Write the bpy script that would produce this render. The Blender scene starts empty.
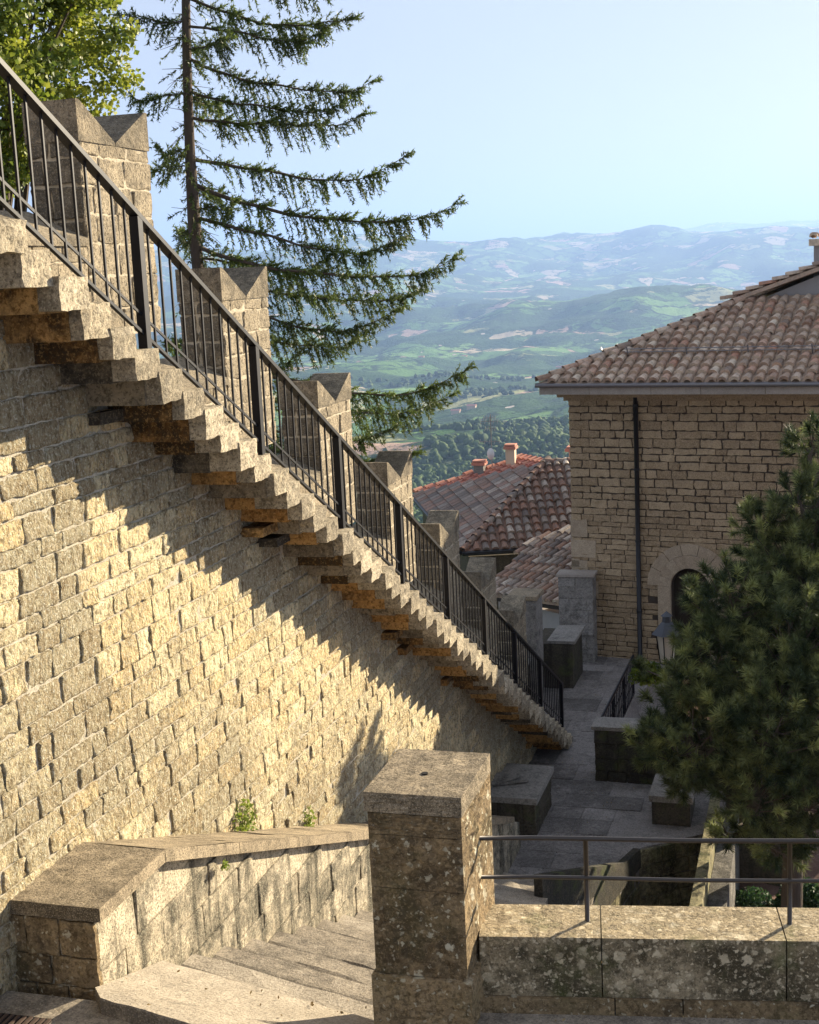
import bpy, math, random
import numpy as np
from mathutils import Vector
random.seed(7); rng=np.random.default_rng(7)
S=bpy.context.scene; COL=S.collection
R=math.radians
V=lambda *a: np.array(a,float)
UP=V(0,0,1)
def unit(a): a=np.array(a,float); return a/np.linalg.norm(a)

# ---------------------------------------------------------------- camera
CAM=V(0,0,5.06); F=1380.
YAW,PIT,ROL=R(16.6),R(9.79),R(2.68)
fh=V(-math.sin(YAW),math.cos(YAW),0); r0=V(math.cos(YAW),math.sin(YAW),0)
cf=fh*math.cos(PIT)-UP*math.sin(PIT); u0=UP*math.cos(PIT)+fh*math.sin(PIT)
cr=r0*math.cos(ROL)-u0*math.sin(ROL); cu=u0*math.cos(ROL)+r0*math.sin(ROL)
cam=bpy.data.cameras.new('camera'); co=bpy.data.objects.new('camera',cam); COL.objects.link(co)
from mathutils import Matrix
M=Matrix(((cr[0],cu[0],-cf[0],CAM[0]),(cr[1],cu[1],-cf[1],CAM[1]),(cr[2],cu[2],-cf[2],CAM[2]),(0,0,0,1)))
co.matrix_world=M
cam.sensor_fit='VERTICAL'; cam.sensor_height=24; cam.lens=24*F/1024
cam.clip_start=.1; cam.clip_end=200000
S.camera=co

# ---------------------------------------------------------------- mesh helpers
class MB:
    def __init__(s): s.v=[];s.f=[];s.t=[];s.p=[];s.n=0;s.sm=False
    def add(s,vs,fs,tone=.5,pat=0.):
        vs=np.asarray(vs,float).reshape(-1,3); s.v.append(vs)
        o=s.n
        s.f.extend([tuple(i+o for i in f) for f in fs]); s.n+=len(vs)
        s.t.extend([tone]*len(fs)); s.p.extend([pat]*len(fs)); return s
    def box(s,lo,hi,tone=None,pat=0.,jit=0.):
        x0,y0,z0=lo;x1,y1,z1=hi
        vs=np.array([(x0,y0,z0),(x1,y0,z0),(x1,y1,z0),(x0,y1,z0),(x0,y0,z1),(x1,y0,z1),(x1,y1,z1),(x0,y1,z1)],float)
        if jit: vs+=rng.normal(0,jit,vs.shape)
        return s.add(vs,[(0,3,2,1),(4,5,6,7),(0,1,5,4),(1,2,6,5),(2,3,7,6),(3,0,4,7)],random.random() if tone is None else tone,pat)
    def obox(s,o,u,v,w,tone=.5,pat=0.):   # corner + three edge vectors
        o,u,v,w=[np.array(a,float) for a in (o,u,v,w)]
        vs=[o,o+u,o+u+v,o+v,o+w,o+u+w,o+u+v+w,o+v+w]
        return s.add(vs,[(0,3,2,1),(4,5,6,7),(0,1,5,4),(1,2,6,5),(2,3,7,6),(3,0,4,7)],tone,pat)
    def prism(s,poly,w,tone=.5,pat=0.):   # polygon (list of 3d) extruded by w
        p=[np.array(a,float) for a in poly]; n=len(p); w=np.array(w,float)
        vs=p+[a+w for a in p]
        fs=[tuple(range(n))[::-1],tuple(range(n,2*n))]+[(i,(i+1)%n,(i+1)%n+n,i+n) for i in range(n)]
        return s.add(vs,fs,tone,pat)
    def tube(s,path,rad,n=6,tone=.5,cap=True):
        P=np.array(path,float); m=len(P)
        if np.isscalar(rad): rad=[rad]*m
        T=np.gradient(P,axis=0) if m>2 else np.array([P[1]-P[0]]*2)
        ref=UP if abs(unit(P[-1]-P[0])[2])<.9 else V(1,0,0)
        vs=[]
        for i in range(m):
            t=unit(T[i]); a=unit(np.cross(t,ref)); b=np.cross(a,t)
            for k in range(n):
                an=2*math.pi*(k+.5)/n; vs.append(P[i]+rad[i]*(a*math.cos(an)+b*math.sin(an)))
        fs=[]
        for i in range(m-1):
            for k in range(n): fs.append((i*n+k,i*n+(k+1)%n,(i+1)*n+(k+1)%n,(i+1)*n+k))
        if cap: fs+= [tuple(range(n)),tuple(range((m-1)*n,m*n))[::-1]]
        return s.add(vs,fs,tone)
    def grid(s,P,tone=.5,pat=0.):         # P: (a,b,3)
        a,b=P.shape[:2]; idx=np.arange(a*b).reshape(a,b)
        fs=np.stack([idx[:-1,:-1],idx[1:,:-1],idx[1:,1:],idx[:-1,1:]],-1).reshape(-1,4)
        return s.add(P.reshape(-1,3),[tuple(f) for f in fs.tolist()],tone,pat)
    def build(s,name,m,parent=None,smooth=False):
        vs=np.concatenate(s.v) if s.v else np.zeros((0,3))
        if parent is not None:
            q=parent; off=np.zeros(3)
            while q is not None: off+=np.array(q.location); q=q.parent
            vs=vs-off
        me=bpy.data.meshes.new(name); me.from_pydata(vs.tolist(),[],s.f); 
        a=me.attributes.new('tone','FLOAT','FACE'); a.data.foreach_set('value',np.array(s.t,np.float32))
        a=me.attributes.new('pat','FLOAT','FACE'); a.data.foreach_set('value',np.array(s.p,np.float32))
        me.materials.append(m)
        if smooth: me.polygons.foreach_set('use_smooth',[True]*len(me.polygons))
        o=bpy.data.objects.new(name,me); COL.objects.link(o)
        if parent is not None: o.parent=parent
        return o
def big(name,vs,fs,tone,m,parent=None,nper=3,smooth=False):  # fast builder for many equal-size faces
    off=np.zeros(3)
    q=parent
    while q is not None: off+=np.array(q.location); q=q.parent
    me=bpy.data.meshes.new(name); nf=len(fs)
    me.vertices.add(len(vs)); me.vertices.foreach_set('co',(vs-off).astype(np.float32).ravel())
    me.loops.add(nf*nper); me.loops.foreach_set('vertex_index',fs.astype(np.int32).ravel())
    me.polygons.add(nf); me.polygons.foreach_set('loop_start',np.arange(0,nf*nper,nper,dtype=np.int32))
    me.polygons.foreach_set('loop_total',np.full(nf,nper,np.int32))
    me.update(calc_edges=True)
    a=me.attributes.new('tone','FLOAT','FACE'); a.data.foreach_set('value',tone.astype(np.float32))
    a=me.attributes.new('pat','FLOAT','FACE'); a.data.foreach_set('value',np.zeros(nf,np.float32))
    me.materials.append(m)
    if smooth: me.polygons.foreach_set('use_smooth',[True]*nf)
    o=bpy.data.objects.new(name,me); COL.objects.link(o)
    if parent is not None: o.parent=parent
    return o
def tag(o,label,cat,group=None,kind=None):
    if label: o['label']=label
    if cat: o['category']=cat
    if group: o['group']=group
    if kind: o['kind']=kind
    return o
def thing(name,label,cat,loc=(0,0,0),group=None):
    o=bpy.data.objects.new(name,None); COL.objects.link(o); o.location=loc; o.empty_display_size=.3
    return tag(o,label,cat,group)
def struct(name,mb,m): o=mb.build(name,m); o['kind']='structure'; return o
def dup(root,loc,label):
    r=root.copy(); COL.objects.link(r); r.location=loc; r['label']=label
    for ch in list(root.children):
        c=ch.copy(); COL.objects.link(c); c.parent=r
    return r

# masonry: stones as real blocks on a plane. o=origin, u=horizontal, v=up, n=outward
def masonry(mb,o,u,v,n,W,H,ch=(.2,.28),bl=(.3,.6),prot=.03,rough=.008,gap=.012,res=.08,urange=None,skip=None,pat=None,quoin=0,vstart=0.,lo_tone=0.,tone_fn=None):
    o,u,v,n=[np.array(a,float) for a in (o,u,v,n)]
    z=vstart; row=0
    while z<H-.02:
        h=random.uniform(*ch)
        if z+h>H-.08: h=H-z
        a0,a1=(0,W) if urange is None else urange(z,z+h)
        if a1-a0>.06:
            x=a0; first=True
            while x<a1-.01:
                l=random.uniform(*bl)
                if first and quoin: l=quoin*(1.0 if row%2 else .62)
                elif first: l*=random.uniform(.4,1)
                if x+l>a1-.12: l=a1-x
                first=False
                cx,cz=x+l/2,z+h/2
                if not(skip and skip(cx,cz,l/2,h/2)):
                    g=gap*random.uniform(.6,1.4)/2
                    nu=max(2,int(l/res)+1); nv=max(2,int(h/res)+1)
                    eu=min(.3,.014/l); ev=min(.3,.014/h)
                    us=np.concatenate([[0,0.,eu],np.linspace(0,1,nu+1)[1:-1],[1-eu,1,1.]]); vs_=np.concatenate([[0,0.,ev],np.linspace(0,1,nv+1)[1:-1],[1-ev,1,1.]])
                    UU,VV=np.meshgrid(us,vs_,indexing='ij')
                    Px=x+g+UU*(l-2*g); Pz=z+g+VV*(h-2*g)
                    D=np.full(UU.shape,prot*random.uniform(.5,1.3))+rng.normal(0,rough,UU.shape)
                    tl=rng.normal(0,rough*1.2,2); D+=tl[0]*(UU-.5)*2+tl[1]*(VV-.5)*2
                    for sl_i in (1,-2): D[sl_i,:]-=.006; D[:,sl_i]-=.006
                    D[0,:]=-.03;D[-1,:]=-.03;D[:,0]=-.03;D[:,-1]=-.03
                    jx=rng.normal(0,gap*.3,UU.shape);jz=rng.normal(0,gap*.3,UU.shape)
                    for J in (jx,jz):
                        J[2]=J[1];J[-3]=J[-2];J[:,2]=J[:,1];J[:,-3]=J[:,-2]
                    jx[0]=jx[1];jx[-1]=jx[-2];jz[:,0]=jz[:,1];jz[:,-1]=jz[:,-2]
                    jx[:,0]=jx[:,1];jx[:,-1]=jx[:,-2];jz[0]=jz[1];jz[-1]=jz[-2]
                    P=o+u*(Px+jx)[...,None]+v*(Pz+jz)[...,None]+n*D[...,None]
                    t=random.random() if tone_fn is None else tone_fn(cx,cz)
                    mb.grid(P,t,pat(cx,cz) if pat else 0.)
                x+=l
        z+=h; row+=1

# ---------------------------------------------------------------- materials
def mk(name):
    m=bpy.data.materials.new(name); m.use_nodes=True; t=m.node_tree; t.nodes.clear()
    return m,t
class NT:
    def __init__(s,name): s.m,s.t=mk(name); s.geo=None
    def n(s,ty,ins=None,**kw):
        nd=s.t.nodes.new(ty)
        for k,v in kw.items(): setattr(nd,k,v)
        if ins:
            for k,v in ins.items():
                if isinstance(v,bpy.types.NodeSocket): s.t.links.new(v,nd.inputs[k])
                else: nd.inputs[k].default_value=v
        return nd
    def noise(s,vec,scale,detail=4,rough=.55,dist=0.):
        return s.n('ShaderNodeTexNoise',{'Vector':vec,'Scale':scale,'Detail':detail,'Roughness':rough,'Distortion':dist}).outputs[0]
    def ramp(s,fac,pts):
        r=s.n('ShaderNodeValToRGB',{'Fac':fac}); e=r.color_ramp.elements
        while len(e)<len(pts): e.new(.5)
        for i,(p,c) in enumerate(pts): e[i].position=p; e[i].color=(c,c,c,1) if np.isscalar(c) else (*c,1)
        return r.outputs[0]
    def mix(s,f,a,b,mode='MIX'):
        x=s.n('ShaderNodeMix',data_type='RGBA',blend_type=mode)
        for k,v in ((0,f),(6,a),(7,b)):
            if isinstance(v,bpy.types.NodeSocket): s.t.links.new(v,x.inputs[k])
            elif k==0: x.inputs[k].default_value=v
            else: x.inputs[k].default_value=(*v,1) if not np.isscalar(v) else (v,v,v,1)
        return x.outputs[2]
    def math(s,op,a,b=0.,c=0.,clamp=False):
        x=s.n('ShaderNodeMath',operation=op,use_clamp=clamp)
        for i,v in enumerate((a,b,c)):
            if isinstance(v,bpy.types.NodeSocket): s.t.links.new(v,x.inputs[i])
            else: x.inputs[i].default_value=v
        return x.outputs[0]
    def attr(s,a): return s.n('ShaderNodeAttribute',attribute_name=a).outputs['Fac']
    def pos(s): return s.n('ShaderNodeNewGeometry').outputs['Position']
    def map(s,vec,scale): return s.n('ShaderNodeMapping',{'Vector':vec,'Scale':scale}).outputs[0]
    def finish(s,col,rough=.9,bump=None,bstr=.5,bdist=.01,metal=0.,spec=.3,extra=None):
        b=s.n('ShaderNodeBsdfPrincipled',{'Base Color':col if isinstance(col,bpy.types.NodeSocket) else (*col,1),'Roughness':rough,'Metallic':metal,'Specular IOR Level':spec})
        if bump is not None:
            bn=s.n('ShaderNodeBump',{'Height':bump,'Strength':bstr,'Distance':bdist}); s.t.links.new(bn.outputs[0],b.inputs['Normal'])
        if extra: 
            for k,v in extra.items(): b.inputs[k].default_value=v
        o=s.n('ShaderNodeOutputMaterial',{'Surface':b.outputs[0]}); return s.m

def stone(name,A,B,dark,pat_amt=.55,pit=.5,fine=45.,lichen=0.,lich_col=(.55,.5,.36),bstr=.7,bdist=.02,joint=None,moss=0.,patscale=1.1,streak=0.,speck=.5,vp=1.):
    q=NT(name); P=q.pos()
    c=q.mix(q.attr('tone'),A,B)
    n1=q.noise(P,3.5,5,.6); c=q.mix(q.math('MULTIPLY',q.ramp(n1,[(.35,0.),(.65,1.)]),.45),c,tuple(x*.72 for x in A))
    c=q.mix(q.math('MULTIPLY',q.ramp(q.noise(P,14.,4,.6),[(.4,0.),(.7,1.)]),.35),c,tuple(min(1,x*1.25) for x in B))
    # patina (dark grey weathering) and painted shade, stronger where 'pat' is set
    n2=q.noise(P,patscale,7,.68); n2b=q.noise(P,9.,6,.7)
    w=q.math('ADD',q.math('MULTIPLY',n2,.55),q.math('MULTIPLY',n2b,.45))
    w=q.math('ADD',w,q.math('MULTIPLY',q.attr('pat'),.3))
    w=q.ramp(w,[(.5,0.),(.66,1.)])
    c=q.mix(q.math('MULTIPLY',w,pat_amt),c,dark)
    if streak:
        Pm=q.map(P,(5.,5.,.35)); st=q.ramp(q.noise(Pm,1.,5,.65),[(.5,0.),(.62,1.)])
        c=q.mix(q.math('MULTIPLY',st,streak),c,tuple(x*.6 for x in dark))
    # fine pores
    f1=q.noise(q.map(P,(1.,1.,vp)),fine,6,.75); f2=q.noise(P,fine*2.7,3,.7)
    pits=q.ramp(f1,[(.41,1.),(.51,0.)])
    c=q.mix(q.math('MULTIPLY',pits,pit),c,tuple(x*.28 for x in A))
    if speck:
        sp=q.ramp(q.noise(P,fine*1.6,3,.8),[(.53,0.),(.62,1.)]); c=q.mix(q.math('MULTIPLY',sp,speck*.5),c,tuple(min(1,x*1.7) for x in B))
    if lichen:
        for sc,th in ((9.,.22),(17.,.22),(31.,.24)):
            vo=q.n('ShaderNodeTexVoronoi',{'Vector':q.mix(.06,P,q.n('ShaderNodeTexNoise',{'Vector':P,'Scale':25.}).outputs[1],'ADD'),'Scale':sc,'Randomness':1.})
            rr=q.math('ADD',vo.outputs['Distance'],q.math('MULTIPLY',q.math('SUBTRACT',q.noise(P,34.,5,.7),.5),.9))
            sepc=q.n('ShaderNodeSeparateColor',{'Color':vo.outputs['Color']})
            on=q.math('GREATER_THAN',sepc.outputs[0],1-lichen)
            s_=q.math('MULTIPLY',q.ramp(rr,[(th,1.),(th+.1,0.)]),on)
            c=q.mix(q.math('MULTIPLY',s_,q.math('MULTIPLY_ADD',sepc.outputs[1],.6,.35)),c,lich_col)
    if moss:
        ms=q.ramp(q.noise(P,2.2,6,.7),[(.52,0.),(.66,1.)]); c=q.mix(q.math('MULTIPLY',ms,moss),c,(.09,.11,.03))
    h=q.math('ADD',q.math('MULTIPLY',f1,.7),q.math('MULTIPLY',q.noise(P,fine*.35,5,.7),1.1))
    h=q.math('ADD',h,q.math('MULTIPLY',f2,.25))
    return q.finish(c,.93,h,bstr,bdist,spec=.15)

YEL=stone('yellow_sandstone',(.72,.53,.27),(.92,.78,.49),(.16,.14,.11),.6,.85,24.,bdist=.09,bstr=1.,patscale=.8,vp=.55,speck=.8)
MORT=stone('lime_mortar',(.40,.35,.26),(.50,.45,.35),(.2,.18,.15),.4,.35,40.)
STAIR=stone('pale_step_stone',(.42,.35,.24),(.62,.53,.38),(.13,.11,.08),.7,.85,34.,bdist=.05,patscale=3.)
RUST=stone('rust_stained_stone',(.34,.17,.05),(.55,.34,.13),(.035,.028,.018),.95,.8,22.,bdist=.05,patscale=3.2)
GREYC=stone('dark_tail_stone',(.22,.18,.12),(.33,.27,.18),(.04,.035,.028),.95,.8,24.,bdist=.05,patscale=3.)
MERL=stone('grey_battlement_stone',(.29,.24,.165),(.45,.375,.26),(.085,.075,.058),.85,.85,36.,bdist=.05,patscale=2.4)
MERM=stone('battlement_mortar',(.46,.39,.28),(.52,.45,.33),(.3,.27,.2),.3,.2,50.)
CAP=stone('speckled_coping_stone',(.27,.215,.14),(.44,.36,.245),(.06,.05,.036),.85,.95,60.,bdist=.012,patscale=3.,speck=.9)
PIL=stone('brown_pitted_stone',(.27,.19,.10),(.37,.275,.155),(.06,.045,.028),.85,.7,30.,lichen=.22,bdist=.03,patscale=3.2,moss=.15)
PAR=stone('lichen_parapet_stone',(.34,.27,.16),(.46,.37,.235),(.05,.042,.024),.92,.8,34.,lichen=.62,lich_col=(.66,.56,.38),bdist=.03,patscale=2.5,moss=.5,streak=.2)
LOWW=stone('shadow_blotched_stone',(.50,.42,.29),(.68,.58,.42),(.045,.04,.032),.97,1.,55.,bdist=.025,patscale=2.2,streak=.9)  # black blotches paint in mottled tree shadow along with patina
STEP=stone('worn_step_stone',(.26,.22,.165),(.47,.41,.32),(.10,.088,.072),.8,.55,50.,bdist=.015,patscale=2.3)
PATH=stone('grey_path_stone',(.24,.22,.20),(.34,.315,.29),(.09,.083,.075),.8,.6,30.,bdist=.01,patscale=1.2)
ASHL=stone('brown_ashlar',(.27,.195,.115),(.48,.365,.225),(.19,.145,.10),.4,.35,30.,bdist=.02,patscale=1.5)
ASHM=stone('dark_joint_mortar',(.07,.055,.04),(.08,.06,.045),(.04,.03,.02),.4,.2,40.)
ARCH=stone('pale_arch_stone',(.38,.295,.2),(.47,.38,.265),(.22,.17,.12),.5,.4,40.,bdist=.006)
PIER=stone('grey_pier_stone',(.21,.195,.17),(.32,.30,.265),(.06,.056,.05),.9,.5,30.,patscale=2.)
DARKW=stone('dark_block_stone',(.075,.065,.048),(.125,.105,.075),(.03,.03,.025),.8,.5,25.,patscale=2.,moss=.5,streak=.5)  # very dark base colour with moss patches and dark streaks
RETW=stone('streaked_retaining_stone',(.26,.23,.13),(.34,.30,.17),(.035,.033,.025),.9,.5,20.,patscale=1.2,moss=.4,streak=.9)
CORN=stone('cornice_stone',(.32,.28,.235),(.39,.34,.285),(.2,.175,.15),.4,.15,40.,bdist=.004)
GRAV=stone('red_garden_soil',(.16,.10,.075),(.22,.14,.11),(.09,.06,.045),.5,.4,18.,patscale=1.)
def metal(name,c,rough=.45,metalv=.3):
    q=NT(name); n=q.noise(q.pos(),30.,4); return q.finish(q.mix(q.math('MULTIPLY',n,.5),c,tuple(x*.6 for x in c)),rough,n,.15,.002,metal=metalv,spec=.5 if metalv else .22)
IRON=metal('dark_painted_iron',(.006,.0065,.010),.5,.0)
GALV=metal('grey_zinc',(.22,.21,.21),.45,.5)
HOOD=metal('dark_lead_hood',(.07,.075,.085),.5,.3)
PIPE=metal('black_pipe_paint',(.012,.012,.014),.5,.1)
TUBE=metal('brown_iron_tube',(.06,.05,.042),.4,.4)
WHT=metal('white_enamel',(.7,.7,.68),.4,0.)
def tilemat(name,cols,dirt=.5):
    q=NT(name); P=q.pos()
    c=q.ramp(q.attr('tone'),[(i/(len(cols)-1),k) for i,k in enumerate(cols)])
    n=q.noise(P,9.,6,.7); c=q.mix(q.math('MULTIPLY',q.ramp(n,[(.45,0.),(.62,1.)]),dirt),c,(.12,.10,.085))
    n2=q.noise(P,45.,4,.7); c=q.mix(q.math('MULTIPLY',q.ramp(n2,[(.5,0.),(.7,1.)]),.35),c,(.55,.48,.38))
    return q.finish(c,.85,n2,.5,.01,spec=.2)
TILE=tilemat('weathered_clay_tiles',[(.32,.20,.135),(.56,.43,.31),(.42,.27,.185),(.70,.58,.43),(.44,.21,.13),(.60,.46,.34),(.22,.16,.12)],.45)
TILE2=tilemat('old_mossy_tiles',[(.24,.155,.11),(.32,.16,.10),(.20,.165,.135),(.48,.38,.29),(.13,.10,.085),(.62,.52,.41)],.65)
TILEF=tilemat('patchy_flat_tiles',[(.22,.155,.11),(.31,.175,.12),(.18,.15,.125),(.40,.32,.25),(.12,.095,.08),(.27,.15,.10)],.65)
TILE3=tilemat('bright_red_tiles',[(.56,.22,.15),(.48,.18,.13),(.62,.30,.20),(.42,.16,.12)],.25)
TILE4=tilemat('bleached_mixed_tiles',[(.58,.47,.37),(.42,.24,.16),(.20,.17,.15),(.66,.56,.45),(.34,.25,.19),(.48,.37,.29)],.55)
q=NT('flat_black_void'); VOID=q.finish((.008,.007,.006),.9)
q=NT('plaster_grey'); PLAS=q.finish(q.mix(q.noise(q.pos(),6.),(.28,.27,.26),(.36,.34,.32)),.9)
q=NT('plaster_cream'); CREAM=q.finish(q.mix(q.noise(q.pos(),3.),(.55,.42,.30),(.62,.5,.36)),.9)
q=NT('dark_door_wood'); WOOD=q.finish(q.mix(q.noise(q.map(q.pos(),(20.,20.,1.5)),1.),(.02,.014,.01),(.035,.024,.016)),.7)
q=NT('lamp_frosted_glass'); LGL=q.finish((.62,.56,.45),.3,extra={'Transmission Weight':.15})
def leafmat(name,A,B,Cc=None,trans=.35,rough=.5,spec=.35):
    q=NT(name); c=q.mix(q.attr('tone'),A,B)
    if Cc: c=q.mix(q.ramp(q.noise(q.pos(),1.7,3),[(.42,0.),(.62,.8)]),c,Cc)
    b=q.n('ShaderNodeBsdfPrincipled',{'Base Color':c,'Roughness':rough,'Specular IOR Level':spec})
    t=q.n('ShaderNodeBsdfTranslucent',{'Color':q.mix(.5,c,c,'MIX')})
    mx=q.n('ShaderNodeMixShader',{0:trans}); q.t.links.new(b.outputs[0],mx.inputs[1]); q.t.links.new(t.outputs[0],mx.inputs[2])
    q.n('ShaderNodeOutputMaterial',{'Surface':mx.outputs[0]}); return q.m
MAPLE=leafmat('broad_leaf_green',(.13,.19,.02),(.40,.42,.06),(.05,.09,.02),.45)
SPRUCE=leafmat('spruce_needles',(.04,.065,.018),(.18,.24,.05),(.07,.09,.03),.35)
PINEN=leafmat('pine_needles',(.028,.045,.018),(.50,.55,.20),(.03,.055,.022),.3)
WEED=leafmat('weed_green',(.14,.2,.03),(.3,.36,.06),None,.4)
SHRUB=leafmat('shrub_green',(.03,.07,.03),(.07,.13,.045),None,.3)
WOODL=leafmat('far_wood_green',(.03,.06,.02),(.085,.13,.035),None,.1,.8,.1)
q=NT('conifer_bark'); n_=q.noise(q.map(q.pos(),(14.,14.,4.)),1.,6,.7); BARK=q.finish(q.mix(n_,(.04,.03,.022),(.14,.11,.085)),.95,n_,.8,.03)

# ---------------------------------------------------------------- the big town wall with battlements
SLO=.52
def zl(Y): return 4.52-SLO*(Y-9.25)       # nosing line of the cantilevered stairs
WX=-5.24; PX=-5.8; ZF=-4.3
wall=thing('town_wall','tall yellow sandstone wall under the long stairs, topped by swallow-tailed battlements','stone wall',(-5.8,9,0))
mb=MB()
Y0,Y1=5.2,26.3
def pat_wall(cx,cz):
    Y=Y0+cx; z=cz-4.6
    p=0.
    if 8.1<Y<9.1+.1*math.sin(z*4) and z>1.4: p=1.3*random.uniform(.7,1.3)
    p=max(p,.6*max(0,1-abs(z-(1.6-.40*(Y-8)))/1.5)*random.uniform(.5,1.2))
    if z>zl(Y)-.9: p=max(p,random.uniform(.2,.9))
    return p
def wr(z0,z1):   # u range under the stair line
    zt=z1-4.6
    ymax=9.25+(4.52-.22-zt)/SLO
    return (0,min(Y1-Y0,max(0,ymax-Y0+.25)))
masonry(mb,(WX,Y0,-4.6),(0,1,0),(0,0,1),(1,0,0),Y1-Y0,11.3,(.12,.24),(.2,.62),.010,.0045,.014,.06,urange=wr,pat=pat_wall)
mb.build('wall_face',YEL,wall,True)
mb=MB()
yy=[Y0,Y1,Y1,Y0]
mb.prism([(WX-.007,Y0,-6),(WX-.007,Y1,-6),(WX-.007,Y1,zl(Y1)-.2),(WX-.007,Y0,zl(Y0)-.2)],(-.9,0,0))
mb.build('wall_core',MORT,wall)
# end of wall (facing +Y, hidden) ; parapet + merlons
pitch=2.66; m0=10.47; ml=1.27
def merlon(mb_s,mb_m,Yn,top):
    """swallow-tail merlon: near end Yn, tail tips at z=top"""
    x0,x1=PX-.5,PX; zb=top-1.95; notch=.30
    # stone faces +X and -Y built as masonry, body in mortar colour
    body=[(Yn+.023,zb),(Yn+ml-.02,zb),(Yn+ml-.02,top-notch-.02),(Yn+.023,top-notch-.02)]
    mb_m.prism([(x0+.018,a,b) for a,b in body],(x1-x0-.036,0,0))
    masonry(mb_s,(x1-.02,Yn,zb),(0,1,0),(0,0,1),(1,0,0),ml,1.95-notch-.03,(.22,.28),(.3,.5),.014,.0035,.021,.09)
    masonry(mb_s,(x0,Yn+.02,zb),(1,0,0),(0,0,1),(0,-1,0),x1-x0,1.95-notch-.03,(.22,.28),(.22,.34),.014,.0035,.021,.09,pat=lambda a,b:.55)  # side face painted darker as shade, on top of weathering
    # two horns
    zt=top-notch
    for sgn in (0,1):
        ya=Yn if sgn==0 else Yn+ml; ym=Yn+ml/2
        tri=[(x0,ya,zt-.035),(x0,ym+(.002 if sgn else -.002),zt-.035),(x0,ym+(.01 if sgn else -.01),zt-.005),(x0,ya+(-.05 if sgn else .05),top),(x0,ya,top)]
        mb_s.prism(tri,(x1-x0,0,0),random.uniform(.2,.8),.3)
for i in range(-1,7):
    Yn=m0+pitch*i; top=zl(Yn)+2.71
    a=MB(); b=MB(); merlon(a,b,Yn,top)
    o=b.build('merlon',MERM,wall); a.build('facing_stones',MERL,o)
# parapet under merlons, sills flat per gap
a=MB(); b=MB()
for i in range(-2,7):
    Ya=m0+pitch*i; Yb=Ya+pitch; s=zl(Yb)+1.58
    # core
    b.prism([(PX-.02,Ya,zl(Ya)-1.2),(PX-.02,Yb,zl(Yb)-1.2),(PX-.02,Yb,s-.03),(PX-.02,Ya,s-.03)],(-.46,0,0))
    base=zl(Yb)-.9; H=s-base
    masonry(a,(PX-.02,Ya,base),(0,1,0),(0,0,1),(1,0,0),pitch,H,(.2,.27),(.3,.5),.02,.005,.018,.09)
    # sloping sill in the gap
    a.prism([(PX+.02,Ya+ml,s-.06),(PX+.02,Ya+ml,s),(PX-.52,Ya+ml,s+.25),(PX-.52,Ya+ml,s-.06)],(0,pitch-ml,0),.7,.2)
a.build('parapet_stones',MERL,wall); b.build('parapet_core',MERM,wall)

# ---------------------------------------------------------------- cantilevered staircase
stair=thing('cantilever_staircase','long flight of pale stone steps jutting out of the yellow wall, orange stained underneath','staircase',(-5.2,9,zl(9)))
TR=2.04/6; RS=TR*SLO
i0=int((6.0-9.25)/TR)-1; Yi=9.25+i0*TR; k=0
while Yi<26.0:
    z=zl(Yi+TR/2)
    xo=-4.62+random.uniform(-.025,.03)
    mb=MB()
    # step block with rough outer end
    th=RS+random.uniform(.02,.06)
    n1,n2=5,4
    Yb=Yi+TR+random.uniform(.0,.05)
    jit=lambda P:P+rng.normal(0,.004,P.shape)
    P=np.array([[(xo,Yi+ (Yb-Yi)*a/n1, z-th+th*b/n2) for b in range(n2+1)] for a in range(n1+1)]); P=jit(P); P[1:-1,1:-1,0]+=rng.normal(0.004,.007,(n1-1,n2-1))
    mb.grid(P,random.random(),random.uniform(0,.6))
    L=P[0]; Rr=P[-1]; T_=P[:,-1]; B_=P[:,0]
    back=lambda Q:np.stack([Q,Q*V(0,1,1)+V(PX-.01,0,0)],1)
    tn=random.random()
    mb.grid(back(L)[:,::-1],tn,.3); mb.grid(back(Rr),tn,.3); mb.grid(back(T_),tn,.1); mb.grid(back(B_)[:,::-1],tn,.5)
    st=mb.build('step',STAIR,stair)
    # rust-stained tail stone bedding each step into the wall
    cb=MB(); xo2=xo-.05-random.random()*.3
    zz=z-th-.012
    cb.box((WX-.1,Yi-random.uniform(.008,.016),zz),(xo2,Yb-.02,z-.012),random.random(),random.uniform(-.3,.8),jit=.003)
    xo3=-5.0-random.uniform(0,.16)
    if random.random()<.15: cb.box((WX-.1,Yi+random.uniform(-.05,.0),zz-RS*.8),(xo3,Yb+random.uniform(.0,.15),zz-.055),pat=random.uniform(0,.9),jit=.006)
    cb.build('corbel',RUST if random.random()<.68 else GREYC,stair)
    Yi+=TR; k+=1

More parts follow.
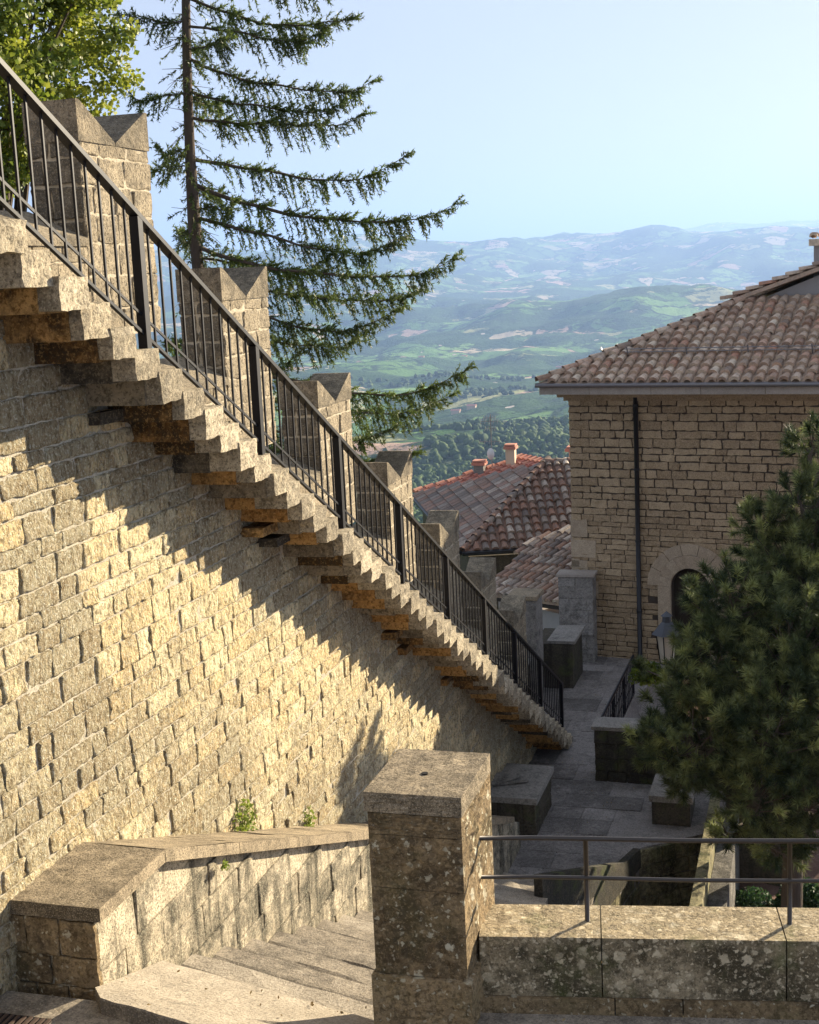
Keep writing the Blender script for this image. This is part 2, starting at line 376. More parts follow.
# ---------------------------------------------------------------- stair railing
rail=thing('stair_railing','dark iron railing with thin upright bars running down the cantilevered stairs','railing',(-4.7,9.25,zl(9.25)))
RX=-4.72
posts=[9.25+2.04*i for i in range(-1,9)]
HR=1.04
d=unit((0,1,-SLO)); nrm=unit(np.cross(d,(1,0,0))); nrm=nrm if nrm[2]>0 else -nrm
def bar(Ya,Yb,h,w,t):      # sloping flat bar, w across X, t thick
    m=MB(); a=V(RX-w/2,Ya,zl(Ya)+h); m.obox(a,(w,0,0),V(0,Yb-Ya,-SLO*(Yb-Ya)),nrm*t); return m
bar(posts[0],posts[-1]+.03,HR-.01,.075,.035).build('top_rail',IRON,rail)
bar(posts[0],posts[-1],.17,.03,.024).build('bottom_rail',IRON,rail)
bar(posts[0],posts[-1],.31,.012,.02).build('middle_rail',IRON,rail)
for Y in posts:
    MB().box((RX-.036,Y-.036,zl(Y)-.02),(RX+.036,Y+.036,zl(Y)+HR+.0)).build('post',IRON,rail)
    nb=12
    if Y<posts[-1]-.1:
        for j in range(1,nb):
            y=Y+2.04*j/nb
            MB().box((RX-.008,y-.008,zl(y)+.175),(RX+.008,y+.008,zl(y)+HR)).build('baluster',IRON,rail)
m=MB(); Ye=posts[-1]; m.box((RX-.035,Ye+.03,zl(Ye)+HR-.2),(RX+.035,Ye+.09,zl(Ye)+HR+.005)); m.build('end_cap',IRON,rail)

# ---------------------------------------------------------------- low side wall of the lower flight
low=thing('low_flank_wall','low bent wall with broad coping beside the lower steps, blotched by patina and painted tree shadow','low wall',(-4.9,7.6,0))
XO,XI=-4.55,-5.27
ctop=lambda Y: 1.0 if Y<8.6 else 1.0-.385*(Y-8.6)
mb=MB()
prof=[(7.66,-.5),(7.66,.89),(8.6,.89),(21.,.89-.385*12.4),(21.,-5.2)]
mb.prism([(XI,a,b) for a,b in prof],(XO-.078-XI,0,0),.5)
o=mb.build('wall_body',LOWW,low)
mb=MB()
def lr(z0,z1):
    zt=z1-5.2
    return (0,max(0,min(13.3,(8.6+(.89-zt)/.385)-7.66))) if zt<.885 else (0,.94)
masonry(mb,(XO-.07,7.66,-5.2),(0,1,0),(0,0,1),(1,0,0),13.34,6.09,(.26,.34),(.45,.9),.014,.003,.008,.1,urange=lr,pat=lambda a,b:.12+.18*min(1,a/3))
mb.build('side_facing',LOWW,low)
mb=MB()
masonry(mb,(XI,7.645,.2),(1,0,0),(0,0,1),(0,-1,0),XO-.05-XI,.69,(.2,.26),(.22,.4),.014,.004,.012,.08,pat=lambda a,b:.2)
mb.build('end_facing',PIL,low)
mb=MB()
segs=[7.62,8.6]+[8.6+1.3*i for i in range(1,10)]
for a,b in zip(segs[:-1],segs[1:]):
    g=.004
    n=6; ys=np.linspace(a+g,b-g,n)
    m_=MB()
    top=np.array([[(x,y,ctop(y)+.0) for y in ys] for x in np.linspace(XI-.02,XO+.0,5)]); top+=rng.normal(0,.003,top.shape)
    mb.grid(top,random.uniform(.2,.8),.2)
    for X,sg in ((XO,1),(XI-.02,0)):
        s_=np.array([[(X,y,ctop(y)-.10*(1-q_)) for q_ in (0,.5,1)] for y in ys]); mb.grid(s_ ,random.uniform(.2,.8),.1)
    for y in (a+g,b-g):
        s_=np.array([[(x,y,ctop(y)-.10*(1-q_)) for q_ in (0,1)] for x in np.linspace(XI-.02,XO,5)]); mb.grid(s_,.5,.4)
mb.build('coping',CAP,low)
# end block at the foot
blk=thing('stone_end_block','squat stone block at the foot of the lower steps, with a slab on top','stone block',(-4.9,21.6,-4.3))
mb=MB(); masonry(mb,(-5.28,21.32,-4.4),(1,0,0),(0,0,1),(0,-1,0),.86,.72,(.3,.36),(.4,.5),.01,.004,.012,.08)
masonry(mb,(-4.44,21.32,-4.4),(0,1,0),(0,0,1),(1,0,0),1.5,.72,(.3,.36),(.4,.6),.01,.004,.012,.08)
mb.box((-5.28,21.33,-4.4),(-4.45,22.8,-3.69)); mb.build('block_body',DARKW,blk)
MB().box((-5.29,21.25,-3.68),(-4.38,22.85,-3.58),jit=.004).build('block_cap',PIER,blk)
sl=MB(); sl.obox((-5.2,21.7,-3.57),(.55,.25,.02),(-.12,.4,.03),(0,0,.04),.6); sl.obox((-5.22,21.62,-3.53),(.42,.32,.05),(-.12,.3,.03),(0,0,.035),.8)
tag(sl.build('loose_slab',PIER),'broken grey slab lying on the squat block at the foot of the steps','stone slab')

# ---------------------------------------------------------------- lower flight, landing, terrace
T2=.56; R2=.2163
fl=thing('lower_steps','worn wide stone steps descending between the blotched low wall and the pillar','steps',(-3.6,8.2,.55))
def xr(Y):
    if Y<9: return -2.0
    if Y<17.5: return -2.0-1.5*(Y-9)/8.5
    return -3.5+.8*(Y-17.5)/3.7
Y=8.45; z=.18
mb=MB()
# rounded first slab
SK=math.tan(R(15)); sk=lambda x:-(x+4.62)*SK
def slab_z(x,y): return .52-.33*max(0,(y-sk(x)-7.45))/1.05
nx_,ny_=16,8; top=[]
for i in range(nx_+1):
    x=-4.56+1.9*i/nx_; r0_=.12*max(0,1-i*1.9/nx_/.14)**2; row=[]
    for j in range(ny_+1):
        ya=7.38+r0_-.26*(x+4.56)*.9; yb=8.47+sk(x); y=ya+(yb-ya)*j/ny_; row.append((x,y,slab_z(x,y)+random.gauss(0,.003)))
    top.append(row)
top=np.array(top); mb.grid(top,.7,-.1)
mb.grid(np.stack([top[:,0]*V(1,1,0)+V(0,-.0,.36),top[:,0]+V(0,-.008,-.012),top[:,0]],1),.3,.6); mb.grid(np.stack([top[:,-1],top[:,-1]-V(0,0,.4)],1),.6,.2); mb.grid(np.stack([top[0],top[0]-V(0,0,.3)],1),.5,.4)
mb.build('first_slab',STEP,fl)
k=0
while z>-4.1:
    z-=R2; mb=MB(); n=10
    Ya=Y-.03; Yb=Y+T2+.02
    xa=XO-.06; xb=xr(Y+.2)
    xs=np.linspace(xa,xb,n+1)
    top=np.array([[(x,y,z) for x in xs] for y in Ya+(Yb-Ya)*np.array([0,.45,.62,.69,1.])]); top[...,2]+=rng.normal(0,.004,top.shape[:2]); top[...,2]-=.012*np.exp(-((xs-(xa+xb)/2)/.6)**2)[None,:]
    top[...,1]+=sk(top[...,0]); top[-1,:,1]+=rng.normal(0,.008,n+1); top[-1,:,2]-=.008; top[0,:,2]-=.0
    tn=random.choice((.2,.95,.5,.75)); pp=random.uniform(-.35,.25)
    mb.grid(top[:3,::-1],tn*.4,pp+.5); mb.grid(top[2:4,::-1],tn*.5,pp*.5+.3); mb.grid(top[3:,::-1],tn,pp)
    fr=np.stack([top[-1],top[-1]*V(1,1,0)+V(0,-.02,z-.35)],0); mb.grid(fr,.3,.5)
    sd=np.stack([top[:,-1],top[:,-1]*V(1,1,0)+V(0,0,z-.5)],0); mb.grid(sd,.3,.5)
    mb.build('step',STEP,fl); Y+=T2; k+=1
mb=MB(); mb.box((-9,2,-1.5),(-2.64,7.5,.405),.4,.2); mb.box((-2.64,2,-1.5),(6,8.35,.405),.4,.2)
struct('landing',mb,STEP)
mb=MB()
# terrace floor with right boundary; sits at ZF
poly=[(-5.6,19.3),(-3.1,19.3),(-2.7,21.25),(-1.75,22.0),(-1.5,24.4),(-3.9,24.4),(-3.75,29.0),(-3.2,32.6),(-7.5,33.2),(-7.5,26.3),(-5.6,26.3)]
mb.prism([(a,b,ZF-1.9) for a,b in poly],(0,0,1.9),.5,.1)
struct('terrace_path',mb,PATH)
# flagstone joints as thin slabs
mb=MB()
yy=19.6
while yy<32.2:
    h=random.uniform(.5,.8); x=-5.55+random.uniform(0,.2)
    while x<-3.3:
        w=random.uniform(.5,.95)
        if x+w<(-3.95 if yy>24 else -2.8) and not(yy<21.4 and x+w>-3.2):
            t_=.012+random.uniform(0,.006)
            mb.box((x+.008,yy+.008,ZF-.01),(x+w-.008,yy+h-.008,ZF+t_),pat=random.uniform(0,.5))
        x+=w
    yy+=h
struct('path_paving',mb,PATH)
# retaining walls right of the flight
ret=thing('retaining_wall','lichen-streaked retaining wall holding up the shaded terrace edge','retaining wall',(-2.3,21.6,-6))
mb=MB()
def wallseg(mb,a,b,z0,z1,th=.0,**kw):
    a=V(*a,z0);b=V(*b,z0);u=unit(b-a);n=np.cross(u,UP)
    masonry(mb,a,u,(0,0,1),n,np.linalg.norm(b-a),z1-z0,(.22,.3),(.35,.6),.02,.006,.014,.1,**kw)
for (a,b) in (((-3.55,17.2),(-2.72,21.2)),((-2.72,21.2),(-1.72,21.95))):
    wallseg(mb,a,b,-7,ZF-.02,pat=lambda x,z:.3)
mb.build('wall_face',RETW,ret)
mb=MB()
# sloping kerb beside the steps
mb.prism([(-3.62,17.2,-4.6),(-3.62,17.2,-3.0),(-2.95,20.5,-4.22),(-2.8,21.2,-4.28),(-2.8,21.2,-4.6)],(.12,-.02,0),.4,.5)
mb.build('kerb_stone',DARKW,ret)
gw=thing('garden_wall','narrow garden wall with pale top running towards the camera from the pedestal','garden wall',(-1.65,15,-6))
mb=MB(); masonry(mb,(-1.72,22.3,-7),(0,-1,0),(0,0,1),(-1,0,0),8.3,2.72,(.22,.3),(.35,.6),.02,.006,.014,.1,pat=lambda a,b:.2)
mb.box((-1.71,14,-7),(-1.58,23.4,-4.29)); mb.build('wall_body',RETW,gw)
MB().box((-1.73,14,-4.285),(-1.56,23.4,-4.2),.6,jit=.004).build('coping',RETW,gw); MB().box((-1.575,14,-7),(-1.28,24.1,-4.75),.6,.4,jit=.004).build('ledge',PIER,gw)
ped=thing('stone_pedestal','dark stone pedestal block at the corner of the terrace beneath the pine','pedestal',(-2.3,22.4,ZF))
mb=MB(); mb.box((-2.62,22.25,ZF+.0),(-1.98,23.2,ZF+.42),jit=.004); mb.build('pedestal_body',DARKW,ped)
MB().box((-2.66,22.2,ZF+.423),(-1.93,23.25,ZF+.53),.5,jit=.004).build('pedestal_cap',PIER,ped)
pln=thing('planter_wall','black shaded planter wall under the pine with a pale coping end','planter',(-3.4,24.3,ZF))
mb=MB(); wallseg(mb,(-3.86,24.12),(-.4,24.0),ZF-.1,ZF+.98,pat=lambda a,b:.5)
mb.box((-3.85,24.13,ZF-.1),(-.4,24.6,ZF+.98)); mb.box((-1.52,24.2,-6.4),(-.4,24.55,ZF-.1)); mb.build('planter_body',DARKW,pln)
MB().box((-3.9,24.06,ZF+.985),(-.4,24.66,ZF+1.05),jit=.003).build('coping',PIER,pln)

# ---------------------------------------------------------------- near pillar, parapet, tube rail
pil=thing('stone_pillar','big square brown stone pillar with a flat cap standing at the front of the steps','pillar',(-2.35,8,.4))
mb=MB()
def pillar_box(mb,x0,x1,y0,y1,z0,z1,n=14,amp=.006,tone=.5,pat=.3):
    def face(a,b,c):
        P=np.array([[np.array(a)+ (np.array(b)-np.array(a))*i/n+(np.array(c)-np.array(a))*j/n for j in range(n+1)] for i in range(n+1)])
        P[1:-1,1:-1]+=rng.normal(0,amp,P[1:-1,1:-1].shape); return P
    for a,b,c in (((x0,y0,z0),(x1,y0,z0),(x0,y0,z1)),((x1,y0,z0),(x1,y1,z0),(x1,y0,z1)),((x1,y1,z0),(x0,y1,z0),(x1,y1,z1)),((x0,y1,z0),(x0,y0,z0),(x0,y1,z1)),((x0,y0,z1),(x1,y0,z1),(x0,y1,z1))):
        mb.grid(face(a,b,c),tone,pat)
pillar_box(mb,-2.66,-2.015,7.61,8.45,.3,.735,tone=.6,pat=-.15)
pillar_box(mb,-2.64,-2.045,7.645,8.43,.739,1.31,tone=.4)
pillar_box(mb,-2.64,-2.045,7.645,8.43,1.314,1.66,tone=.2)
pillar_box(mb,-2.64,-2.045,7.645,8.43,1.664,1.80,tone=.3)
mb.build('pillar_shaft',PIL,pil)
mb=MB(); pillar_box(mb,-2.655,-2.035,7.625,8.41,1.812,1.94,n=12,amp=.003); mb.build('pillar_cap',CAP,pil)
h_=MB(); h_.tube([(-2.36,7.98,1.925),(-2.36,7.98,1.947)],.022,10); h_.build('hole_shade_disc',VOID,pil)  # black disc painted in for the dark inside of a hole

par=thing('lichen_parapet','low thick parapet of lichen-spotted stone right of the pillar','parapet',(-.5,8.3,.4))
ux=unit((2.06,.33,0)); nf=unit((ux[1],-ux[0],0)); nb_=-nf
o0=V(-2.03,7.895,0)
lens=[.77,1.13,.95,1.0,1.1]
s0=0.
for L_ in lens:
    mb=MB(); n=16
    a=o0+ux*(s0+.004); b=o0+ux*(s0+L_-.004); D=nb_*.455
    def gf(p,e1,e2,n1,n2,amp):
        P=np.array([[p+e1*i/n1+e2*j/n2 for j in range(n2+1)] for i in range(n1+1)]); P[1:-1,1:-1]+=rng.normal(0,amp,P[1:-1,1:-1].shape); return P
    e=b-a; H_=V(0,0,.40); zb=V(0,0,.512)
    mb.grid(gf(a+zb,e,H_,n,8,.004),random.random(),.35)
    mb.grid(gf(a+zb+D+H_,e,-H_,n,8,.004),.5,.3)
    t_=gf(a+zb+H_,e,D,n,8,.003); mb.grid(t_,random.random(),-.25)
    mb.grid(gf(a+zb,D,H_,8,8,.002)[:, ::-1],.5,.3); mb.grid(gf(b+zb,D,H_,8,8,.002),.5,.3)
    mb.build('parapet_block',PAR,par); s0+=L_
mb=MB(); s0=-.0
for L_ in (.85,.42,1.2,.9,1.4):
    a=o0+ux*s0-nb_*.03; mb.obox(a+V(0,0,.40),ux*(L_-.008),nb_*.5,V(0,0,.108),random.random(),.1); s0+=L_
mb.build('footing',PIL,par)
tr=thing('tube_railing','brown iron tube railing of two bars fixed to the pillar above the parapet','railing',(-1.4,8.2,.91))
for z_,x_,r_ in ((1.48,-2.07,.015),(1.215,-2.07,.013)):
    p0=V(-2.06,8.10,z_); p1=V(-1.39,8.22,z_-.003); p2=V(-.14,8.41,z_-.006); p3=V(1.6,8.72,z_)
    MB().tube([p0,p0*.5+p1*.5+V(0,0,.004),p1,p1*.5+p2*.5-V(0,0,.006),p2,p3],r_,8).build('rail_bar',TUBE,tr,True)
for x_,y_ in ((-1.39,8.235),(-.14,8.425),(1.1,8.64)):
    MB().tube([(x_,y_,.895),(x_,y_,1.48)],.016,8).build('post',TUBE,tr,True)
# drain grate
gr=thing('drain_grate','rusty slotted drain grate set in the landing at the low wall end','drain grate',(-4.95,7.1,.41))
mb=MB(); mb.box((-5.3,6.85,.408),(-4.72,7.22,.414)); mb.build('recess_shade_sheet',VOID,gr)  # flat black sheet stands in for the shade below the bars
for i in range(13):
    x=-5.28+i*.045
    mb=MB(); mb.obox((x,6.87,.416),(.022,0,0),(.0,.33,0),(0,0,.012),.5); mb.build('grate_bar',metal('rusty_iron',(.08,.05,.035),.8,.2) if i==0 else bpy.data.materials['rusty_iron'],gr)

# ---------------------------------------------------------------- main building
AN=R(10.8); bu=V(math.cos(AN),-math.sin(AN),0); bn=V(math.sin(AN),math.cos(AN),0)   # along face, into building
BC=V(-5.1,32.3,ZF)
def BP(s,n,z): return BC*V(1,1,0)+bu*s+bn*n+V(0,0,z)
bld=thing('stone_house','brown ashlar house with arched door, black drainpipe and hipped clay tile roof','house',tuple(BC))
mb=MB()
cx0,cz0=2.38,1.87          # arch centre (s, height above floor)
def askip(cx,cz,hw,hh):
    if cz<cz0: return abs(cx-cx0)<.75
    return math.hypot(cx-cx0,cz-cz0)<.9
def fine_rows(mb):
    Htot=6.35; z=0
    masonry(mb,BP(-.52,0,ZF-.1),bu,(0,0,1),-bn,9.7,3.6,(.11,.19),(.22,.55),.012,.004,.016,.12,skip=lambda a,b,c,d_:askip(a-.52,b-.1,c,d_),quoin=.42)
    masonry(mb,BP(-.52,0,ZF+3.5),bu,(0,0,1),-bn,9.7,2.85,(.15,.23),(.24,.6),.014,.004,.026,.12,quoin=.5)
fine_rows(mb)
masonry(mb,BP(-.5,6,ZF-.1),-bn,(0,0,1),-bu,6,6.45,(.13,.21),(.24,.5),.012,.003,.02,.14)
mb.build('wall_stones',ASHL,bld)
mb=MB()
fl_=[(-.5,-.3),(cx0-.45,-.3),(cx0-.45,cz0)]+[(cx0-.45*math.cos(t),cz0+.45*math.sin(t)) for t in np.linspace(.2,math.pi-.2,9)]+[(cx0+.45,cz0),(cx0+.45,-.3),(9.2,-.3),(9.2,6.4),(-.5,6.4)]
mb.prism([BP(a,.01,ZF+b) for a,b in fl_],bn*.35)
mb.obox(BP(-.49,.37,ZF-.3),bu*9.68,bn*5.6,V(0,0,6.7)); mb.build('wall_core',ASHM,bld)
# pale quoins on lower corner
mb=MB()
for zq,w in ((2.95,.42),(2.45,.62),(1.95,.40),(1.45,.66),(2.2,.2)):
    mb.obox(BP(-.535,-.022,ZF+zq),bu*w,bn*.3,V(0,0,.42 if w>.3 else .2),random.random())
mb.build('quoin_stones',ARCH,bld)
# arch: voussoirs + inner ring + jambs + door
mb=MB()
def ring(mb,r1,r2,n0,dep,N,gap,t0=0.,t1=math.pi):
    for i in range(N):
        a=t0+(t1-t0)*i/N+gap; b=t0+(t1-t0)*(i+1)/N-gap
        out=[(r1,a),(r1,(a+b)/2),(r1,b),(r2,b),(r2,(a+b)/2),(r2,a)]
        mb.prism([BP(cx0-r*math.cos(t),n0,ZF+cz0+r*math.sin(t)) for r,t in out],bn*dep,random.random(),random.uniform(0,.3))
ring(mb,.77,1.03,-.034,.2,7,.008)
mb.build('voussoirs',ARCH,bld)
mb=MB(); ring(mb,.46,.765,-.07,.25,9,.002)
for sgn in (-1,1):
    mb.obox(BP(cx0+.46 if sgn>0 else cx0-.765,-.07,ZF),bu*.305,bn*.25,V(0,0,cz0-.004),.6)
mb.build('door_surround',ARCH,bld)
mb=MB(); mb.obox(BP(cx0-.5,.2,ZF),bu*1.0,bn*.06,V(0,0,cz0+.5),.5); mb.build('door',WOOD,bld)
MB().tube([BP(1.16,-.08,ZF+.02),BP(1.16,-.08,ZF+6.45)],.055,10).build('drainpipe',PIPE,bld,True)
for hz_ in (1.2,2.9,4.6,6.1): MB().tube([BP(1.16,-.08,ZF+hz_),BP(1.16,-.08,ZF+hz_+.05)],.068,10).build('pipe_clamp',PIPE,bld)
# cornice under eaves, gutter
mb=MB(); s_=-.9
mb2=MB(); mb2.obox(BP(-.72,-.22,2.02),bu*9.9,bn*.5,V(0,0,.13),.5,.1); mb2.obox(BP(-.6,-.1,1.93),bu*9.8,bn*.3,V(0,0,.088),.3,.2); mb2.build('cornice_moulding',ASHL,bld)
while s_<8.6:
    w=random.uniform(1.1,1.5); mb.obox(BP(s_,-.86,2.15),bu*(w-.01),bn*.9,V(0,0,.2),random.random()); s_+=w
mb.obox(BP(-.9,.05,2.15),bu*.6,bn*6.2,V(0,0,.2),.5); mb.build('eaves_slab',CORN,bld)
mb=MB(); mb.tube([BP(-.96,-.93,2.37),BP(8.6,-.93,2.37)],.055,8); mb.tube([BP(-.93,-.93,2.37),BP(-.93,6,2.37)],.05,8); mb.build('gutter',GALV,bld,True)
# roof tiles
def tiles(mb,e0,e,s,n,poly,cp=.235,re=.33,r=.085,seg=5,pan=None,jit=.01,tonef=None,lift=.03):
    """barrel tiles on a plane: e0 origin on the eave, e along eave, s up-slope, n normal; poly in (a,b)"""
    poly=np.array(poly,float); 
    def inside(a,b):
        c=False; j=len(poly)-1
        for i in range(len(poly)):
            if (poly[i][1]>b)!=(poly[j][1]>b) and a<(poly[j][0]-poly[i][0])*(b-poly[i][1])/(poly[j][1]-poly[i][1]+1e-9)+poly[i][0]: c=not c
            j=i
        return c
    a0,a1=poly[:,0].min(),poly[:,0].max(); b0,b1=poly[:,1].min(),poly[:,1].max()
    th=np.linspace(0,math.pi,seg+1)
    a=a0+cp/2
    while a<a1:
        b=b0
        while b<b1:
            if inside(a,b+re*.6):
                aa=a+random.gauss(0,jit); L=re+.07; ang=random.gauss(0,.02)
                prof=[]
                for w,rr,hh in ((0,r*1.16,lift+.045),(1,r*.86,lift-.015)):
                    bb=b-.03+w*L
                    row=[e0+e*(aa+ang*w*L+rr*math.cos(t))+s*bb+n*(hh+rr*.95*math.sin(t)-.02) for t in th]
                    prof.append(row)
                inner=[e0+e*(aa+r*.9*math.cos(t))+s*(b-.03)+n*(lift+r*.78*math.sin(t)-.02) for t in th]
                tn=random.random() if tonef is None else tonef(a,b)
                mb.grid(np.array(prof),tn); mb.grid(np.array([inner,prof[0]]),tn*.6)
            b+=re
        a+=cp
def sheet(mb,e0,e,s,n,poly,th=.03,tone=.1):
    mb.prism([e0+e*a+s*b for a,b in poly],-n*th,tone)
TH=R(22.8)
sf=unit(bn*math.cos(TH)+UP*math.sin(TH)); nfz=np.cross(bu,sf); nfz=nfz if nfz[2]>0 else -nfz
sl_=unit(bu*math.cos(TH)+UP*math.sin(TH)); nlz=np.cross(bn,sl_); nlz=nlz if nlz[2]>0 else -nlz
E0=BP(-.92,-.9,2.42)
mb=MB()
Wf=9.6; c_=math.cos(TH); b_top=4.05/c_
polyf=[(0,0),(Wf,0),(Wf,b_top),(4.05,b_top)]
sheet(mb,E0,bu,sf,nfz,polyf); tiles(mb,E0,bu,sf,nfz,polyf,cp=.262,r=.092)
polyl=[(0,0),(12,0),(6.1,6.1/c_)]
sheet(mb,E0,bn,sl_,nlz,polyl); tiles(mb,E0,bn,sl_,nlz,polyl,cp=.262,r=.092)
# hip caps
hipd=bu+bn+UP*math.tan(TH)
def hipcap(mb,p0,p1,r=.10,L=.36):
    D=np.linalg.norm(p1-p0); dd=(p1-p0)/D; k_=0.
    side=unit(np.cross(dd,UP)); nn=np.cross(side,dd)
    while k_<D:
        for_=[]
        for w,rr,hh in ((0,r*1.1,.055),(1,r*.85,.03)):
            for_.append([p0+dd*(k_+w*(L+.05))+side*rr*math.cos(t)+nn*(hh+rr*math.sin(t)) for t in np.linspace(-.2,math.pi+.2,7)])
        mb.grid(np.array(for_),random.random()); k_+=L
hipcap(mb,E0,E0+hipd*6.0)
rf=mb.build('roof',TILE,bld)
# gabled upper part with grey front and its own verge tiles, chimney
g0=E0+bn*4.05+UP*4.05*math.tan(TH)     # level where gable front stands
mb=MB()
gs0=4.3; gp=5.4; gh=1.05
def GP(s,n,z): return g0+bu*s+bn*n+UP*z
mb.prism([GP(gs0-.2,.05,-.1),GP(9.6,.05,-.1),GP(9.6,.05,gh),GP(7.2,.05,gh)],bn*4,.5)
mb.build('gable_wall',PLAS,rf)
mb=MB()
v0=GP(3.35,-.25,-.1); v1=GP(7.2,-.25,gh+.12)
dv=unit(v1-v0); nv=np.cross(bn,dv); nv=nv if nv[2]>0 else -nv
sheet(mb,v0,bn,dv,nv,[(0,0),(5,0),(5,4.1),(0,4.1)],.09)
tiles(mb,v0+nv*.02,bn,dv,nv,[(0,0),(5,0),(5,4.1),(0,4.1)])
mb.obox(GP(7.1,-.25,gh+.02),bu*2.6,bn*5,UP*.12,.4)
mb.build('upper_roof',TILE,rf)
mb=MB(); mb.obox(GP(5.3,.9,-.1),bu*1.1,bn*.7,UP*1.25,.5); mb.build('chimney',PLAS,rf)
mb=MB(); mb.obox(GP(5.2,.8,1.15),bu*1.3,bn*.9,UP*.16,.5); tiles(mb,GP(5.2,.8,1.33),bu,bn,UP,[(0,0),(1.3,0),(1.3,.8),(0,.8)]); mb.build('chimney_cap',TILE,rf)
# snow rail
mb=MB(); 
for hh in (.14,.22): mb.tube([E0+bu*1.75+sf*1.25+nfz*hh,E0+bu*9.4+sf*1.25+nfz*hh],.012,5)
k_=1.8
while k_<9.4: mb.obox(E0+bu*k_+sf*1.25+nfz*.03,bu*.03,sf*.012,nfz*.24); k_+=1.4
for hh in (.14,.22): mb.tube([E0+bn*1.6+sl_*1.15+nlz*hh,E0+bn*5.5+sl_*1.15+nlz*hh],.012,5)
k_=1.7
while k_<5.5: mb.obox(E0+bn*k_+sl_*1.15+nlz*.03,bn*.03,sl_*.012,nlz*.24); k_+=1.2
mb.build('snow_rail',GALV,bld)

# ---------------------------------------------------------------- terrace left edge: piers, blocks
pr_=thing('square_pier','tall grey square pier at the left corner of the ashlar house','stone pier',(-5.4,32,ZF))
mb=MB(); masonry(mb,(-5.85,31.72,ZF),(1,0,0),(0,0,1),(0,-1,0),.82,2.1,(.28,.34),(.35,.45),.006,.003,.006,.12)
masonry(mb,(-5.03,31.72,ZF),(0,1,0),(0,0,1),(1,0,0),.5,2.1,(.28,.34),(.35,.45),.006,.003,.006,.12)
mb.box((-5.85,31.73,ZF),(-5.04,32.2,ZF+2.1)); mb.build('pier_shaft',PIER,pr_)
MB().box((-5.89,31.68,ZF+2.103),(-4.98,32.25,ZF+2.16),jit=.002).build('pier_cap',CORN,pr_)
b2=thing('terrace_block','dark stone block with a lighter flat top beside the tall pier','stone block',(-5.6,30.3,ZF))
MB().box((-6.05,29.6,ZF),(-5.18,30.95,ZF+1.04),jit=.01).build('block_body',DARKW,b2)
MB().box((-5.75,29.58,ZF+1.043),(-5.12,31.0,ZF+1.12),jit=.005).build('block_cap',PIER,b2)
tw=thing('terrace_wall','dark wall closing the terrace between the stair foot and the grey block','low wall',(-6,28,ZF))
mb=MB(); masonry(mb,(-5.9,26.3,ZF),(0,1,0),(0,0,1),(1,0,0),3.3,1.0,(.2,.28),(.3,.5),.015,.005,.014,.1); mb.box((-6.4,26.3,ZF-3),(-5.91,29.6,ZF+1.0))
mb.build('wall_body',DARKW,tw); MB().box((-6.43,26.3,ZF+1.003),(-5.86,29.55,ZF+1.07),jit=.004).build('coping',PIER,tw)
# far end pier of battlements
ep=thing('battlement_end_pier','squared grey pier ending the row of battlements at the stair foot','stone pier',(-6,27,ZF))
mb=MB(); a=MB(); 
mb.box((-6.3,28.3,ZF),(-5.72,29.0,ZF+2.35),jit=.008); mb.build('pier_shaft',PIER,ep)
MB().box((-6.34,28.26,ZF+2.353),(-5.68,29.05,ZF+2.44),jit=.005).build('pier_cap',CAP,ep)
# right-hand terrace railing
rr=thing('terrace_railing','short dark iron railing at the terrace edge beside the pine and lamp','railing',(-3.8,26.5,ZF))
p0=V(-3.8,24.7,ZF+1.02); p1=V(-3.74,28.9,ZF+1.02)
MB().tube([p0,p1],.03,6).build('top_rail',IRON,rr)
MB().tube([p0-V(0,0,.85),p1-V(0,0,.85)],.02,6).build('bottom_rail',IRON,rr)
for i in range(22):
    p=p0+(p1-p0)*i/21; MB().tube([p-V(0,0,.86),p],.011 if i%7 else .022,5).build('baluster' if i%7 else 'post',IRON,rr)
    if i<21:
        m_=MB(); c0=p+(p1-p0)/42-V(0,0,.45); m_.tube([c0+V(0,.09*math.cos(t),.16*math.sin(t)) for t in np.linspace(0,2*math.pi,11)],.008,4); m_.build('scroll',IRON,rr)
# street lamp
LP=V(-2.76,26.45,ZF)
lamp=thing('street_lamp','old lantern with grey metal hood and pale glass rising out of the pine branches','street lamp',tuple(LP))
MB().tube([LP,LP+V(0,0,.5),LP+V(0,0,.55),LP+V(0,0,1.62)],[.08,.07,.04,.03],8).build('pole',IRON,lamp)
def frus(mb,c,r1,z1,r2,z2,n=6):
    P=[[c+V(r*math.cos(2*math.pi*k/n+.3),r*math.sin(2*math.pi*k/n+.3),z) for k in range(n+1)] for r,z in ((r1,z1),(r2,z2))]; mb.grid(np.array(P),.5)
m_=MB(); frus(m_,LP,.13,1.62,.2,2.2); m_.build('glass',LGL,lamp)
m_=MB()
for k in range(6):
    an=2*math.pi*k/6+.3; m_.tube([LP+V(.135*math.cos(an),.135*math.sin(an),1.62),LP+V(.208*math.cos(an),.208*math.sin(an),2.2)],.014,4)
frus(m_,LP,.15,1.6,.15,1.63); m_.build('frame',IRON,lamp)
m_=MB(); frus(m_,LP,.3,2.2,.12,2.42); frus(m_,LP,.12,2.42,.09,2.44); frus(m_,LP,.3,2.2,.2,2.2); frus(m_,LP,.09,2.44,.08,2.56); frus(m_,LP,.12,2.56,.0,2.66)
m_.build('hood',HOOD,lamp)

